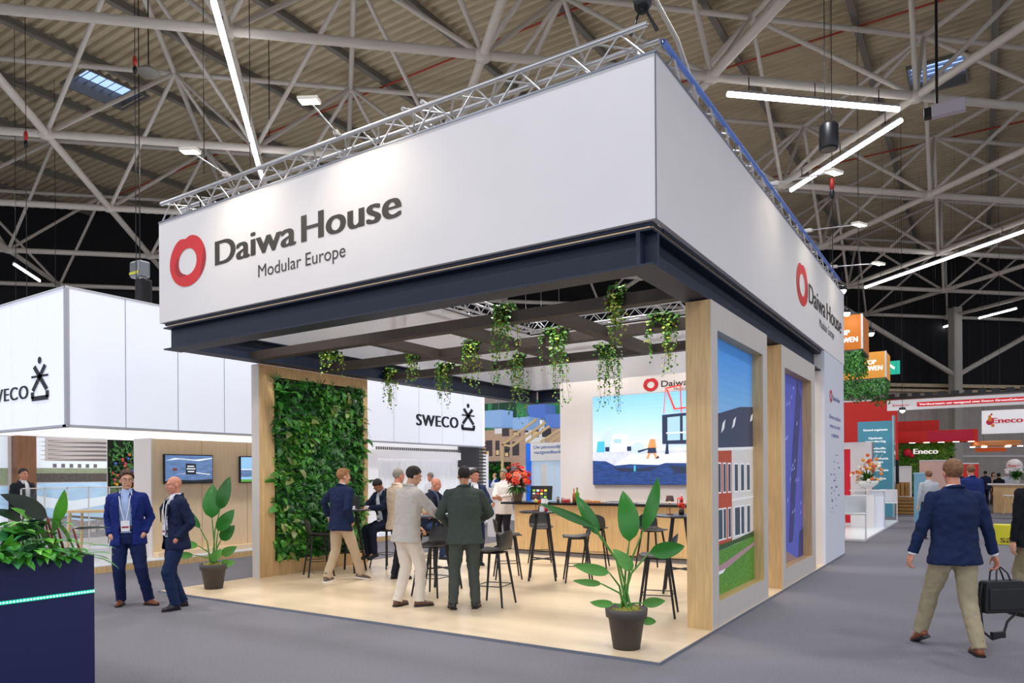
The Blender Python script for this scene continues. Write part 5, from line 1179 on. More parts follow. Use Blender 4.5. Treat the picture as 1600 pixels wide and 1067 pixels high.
M_ink2 = mat('black_lettering', '20222c', .6)
text('SWECO', (XS + .004, 9.13, 3.085), (XS + .004, 11.05, 3.10), .33, M_ink2, 'lettering', sb, bold=.085, track=1.12)
xfig((XS + .004, 11.53, 3.45), (0, 1, 0), .57, sb)
text('SWECO', (-13.75, .094, 3.13), (-11.99, .094, 3.13), .25, M_ink2, 'lettering', sb, bold=.085, track=1.12)
xfig((-11.56, .094, 3.44), (1, 0, 0), .54, sb)
truss('pale box truss behind the glowing fabric of the canopy, left', (XS - .5, .5, SZ1 - .45), (XS - .5, 12, SZ1 - .45), inward=(-1, 0, 0), step=.5)
truss('pale box truss behind the lettered front fabric of the canopy', (XS - 9, .6, SZ1 - .45), (XS - .6, .6, SZ1 - .45), inward=(0, 1, 0), step=.5)
sp = thing('raised_platform', 'white raised platform with timber edge under the glowing canopy', 'floor', (XS, 0, 0))
MB().box(XS - 12, XS, .1, 12.3, .0, .115).obj('edge_board', M_oak, sp, 'world'); MB().box(XS - 12, XS - .001, .101, 12.299, .115, .13).obj('top', mat('white_floor', 'd9dbe2', .4), sp, 'world')
M_birch = mat('pale_birch', 'ecd3ae', .5, var=.06, scale=5, stretch=(6, 6, .5))
w = thing('tv_wall', 'pale timber wall with two screens under the glowing canopy', 'wall', (-11.2, 1.9, .13))
MB().box(-11.78, -11.2, 1.93, 7.2, .13, 2.45).obj('wall_panel', M_birch, w, 'world'); MB().box(-11.80, -11.19, 1.9, 1.93, .13, 2.46).obj('end_panel', M_whitewall, w, 'world')
MB().box(-11.2, -11.0, 1.93, 7.2, .13, .22).obj('plinth', M_birch, w, 'world')
for y in (3.0, 4.1, 5.2): MB().box(-11.2, -11.197, y - .003, y + .003, .22, 2.45).obj('joint', mat('joint_tan', '9a7f58', .7), w, 'world')
def tv(y0, y1, z0, z1, label, kind):
    t = thing('television', label, 'television', (-11.19, y0, z0))
    MB().box(-11.19, -11.14, y0, y1, z0, z1).obj('casing', M_black, t, 'world', bevel=.006)
    a = mat('tv_water', '5f7dab', .3, emit=.7, var=.3, scale=5, stretch=(1, 1, 4)); b = mat('tv_dark', '27303c', .3, emit=.3); c = mat('tv_white', 'e8eef6', .3, emit=.8); d = mat('tv_green', '5fae4a', .3, emit=.6); e = mat('tv_sky', '8fc2ea', .3, emit=.8); r_ = mat('tv_rust', '8a4a3a', .3, emit=.4)
    if kind == 0: it = [(a, rc(0, 1, 0, 1)), (c, [[(.0, .8), (.3, .86), (.7, .8), (1, .9), (1, .93), (.6, .85), (.2, .9)], [(.2, .3), (.6, .36), (.95, .28), (.95, .31), (.6, .39)]]), (b, [rc(.42, .64, .3, .7), [(0, 0), (1, 0), (1, .12), (.6, .08), (.3, .1), (0, .06)]]), (r_, rc(.15, .24, .44, .54)), (c, [rc(.455 + .0, .60, .58, .62), rc(.44, .62, .49, .53), rc(.46, .60, .39, .43)])]
    else: it = [(e, rc(0, 1, 0, 1)), (a, rc(0, 1, .2, .5)), (d, [[(.2, .2), (.9, .25), (1, .4), (.7, .5), (.4, .35)], rc(0, 1, 0, .1)]), (c, rc(0, 1, .48, .52))]
    picture('picture', (-11.139, y0 + .02, z0 + .02), (0, y1 - y0 - .04, 0), (0, 0, z1 - z0 - .04), it, t)
    return t
tv(2.14, 3.22, 1.56, 2.15, 'television showing grey water with a black square logo, on the timber wall', 0)
tv(3.88, 4.96, 1.56, 2.14, 'television showing green fields, cut off by the oak portal', 1)
# light box pictures
lb = thing('light_box_wall', 'tall lit picture wall with a terraced tower block over a city panorama, far left', 'picture', (-15, -3, .13))
MB().box(-15.1, -15.0, -3.2, 3.05, .13, 2.62).obj('frame', M_white, lb, 'world')
L_ = lambda n, c, e=.6, **k: mat('lightbox_' + n, c, .4, emit=e * .55, **k)
lsky, lcon, lwin, lgr, lsea, lcity, ltree, lbg = L_('sky', 'dfe8f2', .8), L_('concrete', 'b9b0ac', .6), L_('window', '6f6a70', .4), L_('lawn', '8f9a80', .5, var=.2, scale=12), L_('cloud_sky', 'a9cbea', .7, var=.15, scale=3, stretch=(1, 1, 4)), L_('city', '8a8890', .45, var=.4, scale=22), L_('dark_tree', '54504f', .4, var=.3, scale=18), L_('white_cloud', 'e4ecf6', .8)
it = [(lsky, rc(0, 1, 0, 1)), (lcon, rc(.16, 1, .48, 1)), (lwin, [rc(.2, 1, .5 + .1 * k, .55 + .1 * k) for k in range(5)]), (lcon, [[(.08, .52 + .1 * k), (.15, .50 + .1 * k), (1, .56 + .1 * k), (1, .60 + .1 * k)] for k in range(5)]), (lsky, [rc(.3 + .14 * k, .36 + .14 * k, .34, .46) for k in range(5)]), (lwin, [rc(.26 + .11 * k, .31 + .11 * k, .33, .42) for k in range(6)]), (lgr, rc(0, 1, .18, .32)), (ltree, rc(0, 1, 0, .2))]
picture('tower_picture', (-15, .98 + .45, 1.60), (0, 1.6, 0), (0, 0, .98), it, lb)
it = [(lsea, rc(0, 1, 0, 1)), (lbg, [[(0, .62), (.5, .5), (1, .6), (1, .75), (.5, .68), (0, .8)]]), (lcity, [[(0, .34), (.3, .40), (.7, .3), (1, .34), (1, 0), (0, 0)]]), (ltree, [[(0, .36), (.5, .42), (1, .34), (1, .30), (.5, .38), (0, .3)]]), (lcon, [rc(.05 + .12 * k, .11 + .12 * k, .1 + .03 * (k % 3), .22) for k in range(8)])]
picture('panorama_picture', (-15, 1.43, .30), (0, 1.6, 0), (0, 0, 1.28), it, lb)
it = [(lsky, rc(0, 1, 0, 1)), (lwin, [rc(.1, .4, .4, 1), rc(.45, .62, .4, 1), rc(.66, .8, .3, 1)]), (lcon, [rc(.1, .8, .42 + .07 * k, .44 + .07 * k) for k in range(8)]), (lgr, rc(0, 1, 0, .35)), (ltree, [rc(0, .4, .3, .42)])]
picture('street_picture', (-15, .10, 1.55), (0, .86, 0), (0, 0, 1.03), it, lb); picture('sky_picture', (-15, .10, .30), (0, .86, 0), (0, 0, 1.22), [(lsea, rc(0, 1, 0, 1)), (lbg, rc(0, 1, .3, .6)), (lcity, rc(0, 1, 0, .3))], lb)
MB().box(-15.0, -14.75, 1.03, 1.41, .13, 2.62).obj('timber_column', mat('walnut', '8a5f42', .5, var=.2, scale=6, stretch=(5, 5, .5)), lb, 'world')
fw = thing('flower_wall', 'dark green wall dotted with coloured flowers and wooden shelves behind the curly-haired man', 'plant', (-15, 3.1, .13))
MB().box(-15.1, -15.0, 3.07, 4.3, .13, 2.6).obj('backing', mat('dark_wall_green', '14210f', .9), fw, 'world')
m = MB()
for k in range(420): y, z = rnd.uniform(3.1, 4.25), rnd.uniform(1.3, 2.55); a = rnd.uniform(0, 6.28); m.leaf((-14.98, y, z), (1, math.cos(a), math.sin(a)), (1, 0, .3), .12, .05, .6, rnd.randrange(4), 2)
m.obj('leaves', GL, fw, 'world', kind='stuff')
for k in range(48):
    y, z = rnd.uniform(3.12, 4.2), rnd.uniform(1.4, 2.5); c = ('c8452e', 'd06a3c', 'e0b93a', '3d62c0', 'c43a62', 'b5483a')[k % 6]; MB().sphere((-14.90, y, z), .035, 6).obj('bloom', mat('bloom_' + c, c, .5), fw, 'world')
for z in (1.15, .85): MB().box(-15.0, -14.7, 3.07, 4.3, z, z + .03).obj('shelf', mat('walnut', '8a5f42', .5), fw, 'world')
for k in range(4): MB().lathe([(0, 0), (.06, 0), (.08, .12), (0, .12)], 10, 0, (-14.85, 3.3 + .28 * k, 1.18)).obj('pot', M_pot, fw, 'world')
g = thing('glass_balustrade', 'glass screen with thin white posts in front of the lit pictures', 'screen', (-13.2, .5, .13))
for k in range(6): MB().box(-13.2, -13.18, .45 + k * .42, .47 + k * .42, .13, 1.50).obj('post', M_white, g, 'world')
MB().box(-13.2, -13.18, .45, 2.57, 1.48, 1.50).obj('rail', M_white, g, 'world'); MB().box(-13.195, -13.188, .47, 2.55, .3, 1.48).obj('glass', mat('clear_glass', 'eef4f6', .03, trans=.95), g, 'world')
c = on_z(108, 850, .13); g = thing('side_counter', 'white counter with curved top partly hidden by the blue planter', 'counter', (c.x, c.y, .13), .55)
MB().box(-.4, .4, -.3, .3, 0, .92).obj('body', mat('cool_white_board', 'e4e7f4', .4), g, bevel=.02); MB().lathe([(0, .92), (.5, .92), (.52, .94), (.5, .96), (0, .96)], 24).obj('top', M_white, g)
c = on_z(134, 880, .13); g = thing('wooden_high_table', 'light wooden high table behind the man in bright navy suit', 'table', (c.x - .4, c.y + .5, .13), .55)
MB().box(-.6, .6, -.25, .25, .9, .94).obj('top', M_oak, g)
for sx in (-1, 1):
    for sy in (-1, 1): MB().tube([(sx * .5, sy * .18, .9), (sx * .55, sy * .22, 0)], .025, 6).obj('leg', M_oak, g)
# curtained cabin under the far end of the canopy
XC = -10.9
cb = thing('curtained_cabin', 'white cabin with sheer curtains under the far end of the canopy', 'cabin', (XC, 7.5, .13))
za = on_x(600, 703, XC).z; y0, y1 = on_x(585, 700, XC).y, on_x(722, 700, XC).y
MB().box(XC - .1, XC, y0 - .3, y0 + .14, .13, za).box(XC - .1, XC, y0 + .14, y1, za - .22, za).box(XC - .25, XC - .11, y0 - .3, y1, za - .3, SZ0).obj('frame', mat('glowing_white_frame', 'f4f4f8', .7, emit=.28), cb, 'world')  # emission put in to whiten the frame, which is no lamp
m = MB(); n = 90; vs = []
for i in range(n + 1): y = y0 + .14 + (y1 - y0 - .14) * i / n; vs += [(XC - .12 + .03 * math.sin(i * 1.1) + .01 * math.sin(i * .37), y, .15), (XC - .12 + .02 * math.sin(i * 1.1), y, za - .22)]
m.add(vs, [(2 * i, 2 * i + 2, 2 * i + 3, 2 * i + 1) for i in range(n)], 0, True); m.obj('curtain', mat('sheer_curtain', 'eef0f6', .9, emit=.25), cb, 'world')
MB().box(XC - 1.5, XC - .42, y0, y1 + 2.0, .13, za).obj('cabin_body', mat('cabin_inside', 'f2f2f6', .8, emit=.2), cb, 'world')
for k in range(46): y = y0 + .1 + k * (y1 - y0 + .05) / 46; MB().box(XC - .05, XC - .02, y, y + .035, za + .01, za + .09).obj('slat', mat('slat_grey', '6f6b66', .6), cb, 'world')
ya, yb = on_x(720, 700, XC).y, on_x(748, 700, XC).y; zb_, zt_ = on_x(733, 730, XC).z, on_x(733, 697, XC).z
MB().box(XC - .2, XC + .01, ya, yb, zb_, zt_).obj('dark_sign_panel', mat('anthracite_panel', '3a3c42', .5), cb, 'world')
yc = on_x(760, 700, XC).y
for k in range(22): z = .5 + k * .105; MB().box(XC - .12, XC - .02, yb + .02, yc, z, z + .045).obj('slat', mat('slat_dark', '3c3a38', .6), cb, 'world')
MB().box(XC - .2, XC - .13, yb, yc, .13, SZ0 + .3).obj('slat_backing', M_white, cb, 'world')
# ---- photo wall and blue boxes far behind
def prect(px0, px1, py0, py1, y): a = on_y(px0, py1, y); b = on_y(px1, py0, y); return a.x, b.x, a.z, b.z
YM = 24.0
x0, x1, z0, z1 = prect(745, 935, 618, 728, YM)
mw = thing('mural_wall', 'large photo wall of a brick school building behind the stand', 'picture', (x0, YM, 0))
MB().box(x0, x1, YM, YM + .15, 0, z1).obj('wall', M_white, mw, 'world')
mb_, mt_, mg_, mw_, ml_, mdk = L_('brick', 'c9a78e', .35, var=.12, scale=9), L_('green', '2f8a52', .3, var=.5, scale=2), L_('darkgreen', '124a33', .2, var=.5, scale=2), L_('mullion', '4b4145', .2), L_('warmlight', 'e8c490', .6), L_('whiteframe', 'eeebe8', .5)
def ppm(P): return [((x - 745) / 190, (728 - y) / 110) for x, y in P]
it = [(mb_, rc(0, 1, 0, 1)), (mt_, ppm([(745, 665), (870, 665), (900, 618), (745, 618)])), (mg_, [ppm([(770, 655), (812, 655), (812, 618), (772, 618)]), ppm([(745, 640), (765, 640), (765, 618), (745, 618)])]), (mdk, [ppm([(784, 655), (852, 652), (852, 660), (786, 662)]), ppm([(776, 672), (790, 672), (790, 655), (776, 655)]), ppm([(826, 690), (856, 690), (856, 652), (826, 655)])]), 
      (mw_, [ppm([(a, b), (a + w_, b), (a + w_, b - h_), (a, b - h_)]) for a, b, w_, h_ in ((761, 711, 11, 28), (777, 711, 7, 27), (788, 677, 12, 20), (792, 702, 9, 15), (792, 713, 8, 12), (805, 711, 11, 24), (825, 672, 6, 12), (836, 681, 11, 26), (852, 681, 14, 14), (806, 678, 12, 9))]),
      (ml_, [ppm([(a, b), (a + w_, b), (a + w_, b - h_), (a, b - h_)]) for a, b, w_, h_ in ((762, 710, 4, 8), (793, 712, 5, 6), (807, 677, 9, 6), (837, 680, 9, 9), (778, 709, 5, 8))]), (mg_, ppm([(745, 728), (790, 728), (790, 720), (745, 720)]))]
picture('building_picture', (x0, YM, z0), (x1 - x0, 0, 0), (0, 0, z1 - z0), it, mw)
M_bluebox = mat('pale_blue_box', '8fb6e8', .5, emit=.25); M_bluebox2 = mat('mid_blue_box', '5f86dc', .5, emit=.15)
for k, (a, b, c, d, y, m_, l) in enumerate(((757, 783, 640, 668, 21.5, 0, 'pale blue cube hanging left in front of the school photo'), (801, 826, 651, 671, 21.5, 0, 'pale blue cube hanging at the centre of the school photo'), (824, 852, 631, 654, 22.9, 1, 'mid blue cube hanging above the others'), (852, 880, 646, 668, 21.5, 1, 'mid blue cube hanging beside the screen wall'))):
    X0, X1, Z0, Z1 = prect(a, b, c, d, y); g = thing('hanging_cube', l, 'decoration', (X0, y, Z0)); MB().box(0, X1 - X0, 0, 1.0, 0, Z1 - Z0).obj('cube', (M_bluebox, M_bluebox2)[m_], g, bevel=.01)
    MB().tube([((X1 - X0) / 2, .5, Z1 - Z0), ((X1 - X0) / 2, .5, ZR - Z0)], .012, 4).obj('wire', M_greymetal, g)
YT = 20
tf = thing('timber_frame_house', 'open pale timber roof frame standing before the school photo', 'frame', on_y(785, 790, YT))
def bar3(pa, pb, w_=.06, y=YT, dy=0): a, b = on_y(*pa, y), on_y(*pb, y + dy); MB().tube([a, b], w_, 4, smooth=False).obj('rafter', mat('raw_timber', 'd9bd8d', .6), tf, 'world')
for pa, pb in (((785, 740), (785, 695)), ((785, 695), (838, 655)), ((800, 697), (852, 660)), ((822, 692), (858, 666)), ((845, 690), (880, 668)), ((860, 690), (885, 674)), ((785, 695), (800, 697))): bar3(pa, pb)
a = on_y(785, 745, YT); MB().tube([a, (a.x, a.y, 0)], .06, 4, smooth=False).obj('rafter', mat('raw_timber', 'd9bd8d', .6), tf, 'world')
YB = 15.5
X0, X1, Z0, Z1 = prect(822, 900, 690, 790, YB)
g = thing('bank_stand', 'white stand with pale blue lower panels and blue slogan lettering', 'stand', (X0, YB, 0)); w_ = X1 - X0
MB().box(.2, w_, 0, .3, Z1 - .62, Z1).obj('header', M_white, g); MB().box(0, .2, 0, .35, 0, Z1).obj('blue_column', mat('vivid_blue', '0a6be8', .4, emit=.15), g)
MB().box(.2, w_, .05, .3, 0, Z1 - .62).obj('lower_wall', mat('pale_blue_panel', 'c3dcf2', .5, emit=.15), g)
for k in range(3): MB().box(.30 + k * .42, .33 + k * .42, .03, .05, 0, Z1 - .7).obj('panel_post', M_white, g)
MB().box(.62, .86, .0, .05, .6, Z1 - .75).obj('white_upright', M_white, g)
text('Uw persoonlijk', (on_y(834, 700, YB).x, YB - .002, on_y(834, 701, YB).z), (on_y(834, 700, YB).x + (on_y(878, 700, YB).x - on_y(834, 700, YB).x), YB - .002, on_y(834, 701, YB).z), .12, mat('bank_blue_print', '2a5ba8', .5), 'lettering', g, bold=.03)
text('vastgoedbank', (on_y(834, 708, YB).x, YB - .002, on_y(834, 709, YB).z), (on_y(878, 708, YB).x, YB - .002, on_y(834, 709, YB).z), .12, mat('bank_blue_print', '2a5ba8', .5), 'lettering', g, bold=.03)
fl = thing('white_floor_area', 'white glossy floor of the stands seen beyond the bar', 'floor', (-26, 12.5, 0)); MB().box(0, 17, 4, 14, 0, .012).obj('floor_sheet', mat('white_floor', 'd9dbe2', .4), fl)
g = thing('hedge_backdrop', 'leafy green booth with warm lamps under the school photo', 'plant', (x0, YM - .6, 0)); m = MB()
for k in range(500): m.leaf((rnd.uniform(0, 2.2), -.02, rnd.uniform(.9, 2.3)), (rnd.uniform(-1, 1), -1, rnd.uniform(-1, 1)), (0, 0, 1), .22, .12, .4, rnd.randrange(3), 2)
m.obj('leaves', GL, g, kind='stuff'); MB().box(0, 2.3, 0, .3, 0, 2.35).obj('backing', mat('dark_wall_green', '14210f', .9), g)
for k in range(2): MB().sphere((.9, -.25, 1.9 - .45 * k), .1, 8).obj('lamp_ball', mat('amber_glow', 'ffb054', .4, emit=4), g)
g = thing('white_pillar', 'slim white pillar beside the barman', 'pillar', (*W(772, 838), 0)); MB().box(-.13, .13, -.13, .13, 0, 1.35).obj('column', M_white, g); MB().sphere((0, 0, 1.42), .09, 10).obj('sanitiser_bottle', mat('sanitiser_clear', 'cfd8e2', .2), g)
g = thing('wall_screen', 'bluish screen with rows of icons behind the smiling man', 'screen', (-10.4, 12.6, 0)); a, b, c, d = prect(718, 738, 740, 775, 14.5)
g.location = (a, 14.5, 0); MB().box(0, b - a, 0, .06, 0, d).obj('casing', M_black, g); 
picture('picture', (a + .03, 14.5, c), (b - a - .06, 0, 0), (0, 0, d - c - .03), [(mat('icon_blue', '9fc0ea', .3, emit=.7), rc(0, 1, 0, 1)), (mat('icon_dark', '3d5fa8', .3, emit=.4), [rc(.1 + .3 * i, .3 + .3 * i, .1 + .22 * j, .25 + .22 * j) for i in range(3) for j in range(4)])], g)
a, b, c, d = prect(738, 757, 732, 800, 14.2); g = thing('beige_partition', 'beige partition right of the smiling man', 'wall', (a, 14.2, 0)); MB().box(0, b - a, 0, .1, 0, d).obj('board', mat('beige_board', 'd2c4ae', .6), g); MB().box(0, b - a, -.01, 0, 0, .1).obj('skirting', M_white, g)
# ================================================================ NEIGHBOURING STANDS, RIGHT
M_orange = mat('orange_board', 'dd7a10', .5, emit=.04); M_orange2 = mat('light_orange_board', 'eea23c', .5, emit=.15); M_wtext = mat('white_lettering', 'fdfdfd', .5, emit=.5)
def hang_box(px0, px1, pxs, py0, py1, y, label, m_):
    a = on_y(px0, py1, y); b = on_y(px1, py0, y); x0_, x1_, z0_, z1_ = a.x, b.x, a.z, b.z
    # depth of the side from its far edge
    far = on_x(pxs, 600, x1_).y - y; far = max(1.0, min(far, 8))
    g = thing('hanging_sign_box', label, 'sign', (x0_, y, z0_)); w_ = x1_ - x0_; h_ = z1_ - z0_
    MB().box(0, w_, 0, far, 0, h_).obj('box', m_, g); MB().box(w_ - .03, w_ + .02, -.02, .03, 0, h_).obj('corner_strip', M_white, g); 
    for fx in (.1, w_ - .1): MB().tube([(fx, .3, h_), (fx, .3, ZR - z0_)], .004, 4).obj('wire', M_blackmetal, g)
    return g, x1_, z0_, z1_, w_, far
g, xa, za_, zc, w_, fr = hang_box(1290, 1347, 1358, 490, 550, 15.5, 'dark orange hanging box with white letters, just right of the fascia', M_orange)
bl_ = on_y(1320, 524, 15.5); text('UP', (on_y(1313, 524, 15.5).x, 15.498, on_y(1340, 529, 15.5).z + .12), (on_y(1328, 524, 15.5).x, 15.498, on_y(1340, 529, 15.5).z + .12), .15, M_wtext, 'lettering', g, bold=.06)
text('BOUWEN', (on_y(1296, 524, 15.5).x, 15.498, on_y(1340, 529, 15.5).z - .08), (on_y(1340.5, 524, 15.5).x, 15.498, on_y(1340, 529, 15.5).z - .08), .15, M_wtext, 'lettering', g, bold=.06)
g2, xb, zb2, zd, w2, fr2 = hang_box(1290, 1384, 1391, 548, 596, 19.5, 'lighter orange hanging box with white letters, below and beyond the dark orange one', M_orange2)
z_ = on_y(1350, 577, 19.5).z; text('OP', (on_y(1356, 570, 19.5).x, 19.498, z_ + .14), (on_y(1369, 570, 19.5).x, 19.498, z_ + .14), .15, M_wtext, 'lettering', g2, bold=.06); text('BOUWEN', (on_y(1336, 570, 19.5).x, 19.498, z_ - .06), (on_y(1379, 570, 19.5).x, 19.498, z_ - .06), .16, M_wtext, 'lettering', g2, bold=.06)
def greens(x0_, x1_, y0_, y1_, zt, drop, label, n=900):
    g = thing('hanging_greenery', label, 'plant', ((x0_ + x1_) / 2, y0_, zt)); cx = (x0_ + x1_) / 2; m = MB(); MB().box(x0_ - cx, x1_ - cx, 0, y1_ - y0_, -.06, 0).obj('tray', M_pot, g)
    for k in range(n):
        x, y = rnd.uniform(x0_, x1_) - cx, rnd.uniform(0, y1_ - y0_) * (k % 3 > 0); d = drop * (.5 + .5 * abs(noise.noise(Vector((x * 2, y * 2, 1)))) * 2); z = -rnd.uniform(0, d); m.leaf((x, y, z), (rnd.uniform(-1, 1), rnd.uniform(-1, .4), -1), (0, -1, .4), .09, .045, .5, rnd.randrange(3), 2)
    m.obj('leaves', GL, g, kind='stuff')
greens(xa - .75, xa, 15.5, 15.5 + fr, za_, .9, 'green trailing plants under the dark orange box', 1500)
greens(xb - 2.0, xb, 19.5, 19.5 + fr2, zb2, .75, 'green trailing plants under the lighter orange box', 3000)
a, b, c, d = prect(1392, 1406, 563, 585, 26); g = thing('arrow_sign', 'small turquoise hanging sign with a white arrow', 'sign', (a, 26, c)); w_ = b - a; h_ = d - c
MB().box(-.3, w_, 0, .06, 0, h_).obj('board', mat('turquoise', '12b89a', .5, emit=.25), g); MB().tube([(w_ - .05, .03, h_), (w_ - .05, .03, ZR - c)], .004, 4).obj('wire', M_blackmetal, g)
picture('arrow', (a - .25, 26, c), (w_ + .2, 0, 0), (0, 0, h_), [(M_wtext, [[(.3, .15), (.42, .15), (.42, .6), (.7, .35), (.78, .5), (.36, .85), (.3, .8)]])], g)
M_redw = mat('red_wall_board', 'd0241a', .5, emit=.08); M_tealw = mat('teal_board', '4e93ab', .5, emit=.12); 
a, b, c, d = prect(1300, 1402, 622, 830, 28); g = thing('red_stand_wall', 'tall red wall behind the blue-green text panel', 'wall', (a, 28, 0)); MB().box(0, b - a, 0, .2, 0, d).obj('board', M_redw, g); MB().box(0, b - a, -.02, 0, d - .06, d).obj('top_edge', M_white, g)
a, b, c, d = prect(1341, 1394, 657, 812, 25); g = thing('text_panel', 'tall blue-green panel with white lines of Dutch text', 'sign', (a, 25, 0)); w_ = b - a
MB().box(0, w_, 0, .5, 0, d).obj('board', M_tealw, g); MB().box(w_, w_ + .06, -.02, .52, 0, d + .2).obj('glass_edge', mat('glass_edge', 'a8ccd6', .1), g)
for k, (s_, py, q0, q1) in enumerate((('Gezond organisatie', 673, 1349, 1387), ('Optimale', 686, 1357, 1379), ('waardering', 691, 1352, 1384), ('Portefeuille', 702, 1354, 1384), ('waardering', 707, 1354, 1384), ('Duurzaamheids', 718, 1349, 1388), ('analyses', 723, 1358, 1380), ('BIM integratie', 736, 1356, 1388), ('Navigatie', 749, 1357, 1384))):
    z_ = on_y(1370, py, 25).z; text(s_, (on_y(q0, 700, 25).x, 24.998, z_), (on_y(q1, 700, 25).x, 24.998, z_), .085, M_wtext, 'lettering', g, bold=.03)
ws = thing('white_stand_floor', 'white stand floor with counter and stools, beyond the end of the big stand', 'floor', (-8, 13.5, 0)); MB().box(0, 7.98, 0, 8.6, 0, .05).obj('floor_sheet', mat('bright_white_floor', 'eef0f0', .3), ws)
a, b, c, d = prect(1318, 1328, 712, 835, 19); g = thing('red_banner', 'narrow red upright at the left edge of the white stand', 'banner', (a - 1, 19, .05)); MB().box(0, b - a + 1, 0, .1, 0, 2.4).obj('board', mat('strong_red', 'dd1530', .5), g); MB().box(0, b - a + 1, -.02, 0, 0, .06).obj('foot', M_white, g)
a, b, c, d = prect(1325, 1342, 693, 835, 21); g = thing('white_partition', 'white partition behind the flower arrangement', 'wall', (a, 21, .05)); MB().box(-.3, b - a + .4, 0, .1, 0, d).obj('board', M_white, g); MB().box(b - a + .4, b - a + .44, -.02, .12, 0, d).obj('edge', M_aluedge, g)
a, b, c, d = prect(1329, 1366, 778, 828, 18); g = thing('reception_counter', 'white reception counter beyond the end of the stand', 'counter', (a, 18, .05)); w_ = b - a
MB().box(0, w_, 0, .6, 0, .98).obj('body', M_white, g, bevel=.01); MB().box(-.02, w_ + .35, -.03, .4, 1.10, 1.13).obj('raised_top', M_white, g); MB().box(w_ - .12, w_ + .25, .05, .35, 0, 1.10).obj('side_block', mat('cool_white_board', 'e4e7f4', .4), g)
MB().box(.1, .1 + .3, .1, .3, .98, 1.2).obj('box_stand', M_white, g)
x_, y_ = a + .45, 18.2; g = thing('flower_arrangement', 'large orange and white flower arrangement in a white bowl on the reception counter', 'flowers', (x_, y_, 1.25)); MB().lathe([(0, 0), (.16, .0), (.3, .12), (.32, .2), (.28, .2), (0, .12)], 20).obj('bowl', mat('china', 'f2f0ee', .2), g)
m = MB()
for k in range(160): t = rnd.uniform(0, 6.28); e = rnd.uniform(0, 1.4); m.leaf((0, 0, .15), (math.cos(t) * math.cos(e), math.sin(t) * math.cos(e), math.sin(e) + .2), (0, 0, 1), rnd.uniform(.2, .5), .05, .5, rnd.randrange(3), 3)
m.obj('foliage', MG, g, kind='stuff')
for k in range(52):
    t = rnd.uniform(0, 6.28); e = rnd.uniform(0, 1.5); r_ = rnd.uniform(.3, .6); c = ('ee8a2a', 'f2a94a', 'f6efe0', 'e8632a', 'f6efe0')[k % 5]; MB().sphere((math.cos(t) * math.cos(e) * r_ * .8, math.sin(t) * math.cos(e) * r_ * .8, .2 + math.sin(e) * r_ * 1.3), .055, 6).obj('bloom', mat('bloom_' + c, c, .5), g)
for k in range(14): t = k * .9; MB().tube([(0, 0, .2), (math.cos(t) * .2, math.sin(t) * .1, .7), (math.cos(t) * .42, math.sin(t) * .2, 1.0)], .006, 4).obj('twig', M_white, g)
def white_chair(px, py, label):
    x_, y_ = W(px, py, .05); g = thing('white_chair', label, 'chair', (x_, y_, .05), .1); m_ = mat('white_wire', 'e9ebee', .4)
    for sx in (-1, 1):
        for sy in (-1, 1): MB().tube([(sx * .24, sy * .22, .62), (sx * .24, sy * .22, 0)], .014, 6).obj('leg', m_, g)
    MB().box(-.26, .26, -.24, .24, .62, .66).obj('seat', m_, g, bevel=.01)
    MB().box(-.26, .26, .20, .23, .66, 1.08).box(-.26, -.24, -.2, .22, .66, 1.0).box(.24, .26, -.2, .22, .66, 1.0).obj('back_shell', mat('white_mesh', 'dfe2e6', .5), g, bevel=.01); return g
white_chair(1336, 843, 'white low-backed chair at the near corner of the white stand floor'); white_chair(1389, 815, 'white chair at the far side of the white reception counter')
# crates
x_, y_ = W(1407, 803); g = thing('crate_stack', 'stack of wooden crates the seated man leans on', 'crate', (x_, y_, 0)); cr = mat('crate_wood', 'a8793f', .7, var=.15, scale=6)
for k in range(5): MB().box(-.55, .55, -.35, .35, .02 + k * .14, .13 + k * .14).obj('crate_board', cr, g)
for k in range(6): MB().box(-.6 + k * .16, -.47 + k * .16, -.25, .2, .74, 1.30).obj('crate_board', cr, g)
# hanging poster strip and green wall
def rbox(name, label, cat, px0, px1, py0, py1, y, m_, floor=False, dp=.2, part='board'):
    a, b, c, d = prect(px0, px1, py0, py1, y); c = 0 if floor else c; g = thing(name, label, cat, (a, y, c)); MB().box(0, b - a, 0, dp, 0, d - c).obj(part, m_, g); return g, b - a, d - c, a, c
YE = 30.
g, w_, h_, ax, cz = rbox('slogan_banner', 'long white overhead banner with a red slogan strip', 'banner', 1386, 1640, 612, 642, 24, M_white, dp=.12)
picture('red_strip', (ax + w_ * .20, 24, cz + h_ * .28), (w_ * .8, 0, 0), (0, 0, h_ * .42), [(mat('strip_red', 'd8202c', .5, emit=.15), rc(0, 1, 0, 1))], g)
pz_ = cz + h_ * .40; text('Verduurzaam uw vastgoed met Eneco GroenGebouw', (ax + w_ * .215, 23.992, pz_), (ax + w_ * .875, 23.992, pz_), h_ * .19, M_wtext, 'lettering', g, bold=.05)
M_er = mat('eneco_red', 'd0203c', .5, emit=.1); text('Eneco', (ax + w_ * .04, 23.996, pz_), (ax + w_ * .145, 23.996, pz_), h_ * .22, M_er, 'lettering', g, bold=.04)
MB().box(-.5, w_ + .5, .0, .3, h_ + .05, h_ + .12).obj('carrier_rail', M_blackmetal, g)
for k in range(12): MB().box(w_ * k / 12, w_ * k / 12 + .25, .05, .3, h_ + .12, h_ + .24).obj('clamp', M_blackmetal, g)
for fx in (.3, w_ * .45, w_ - .3): MB().tube([(fx, .1, h_ + .1), (fx, .1, ZR - cz)], .004, 4).obj('wire', M_blackmetal, g)
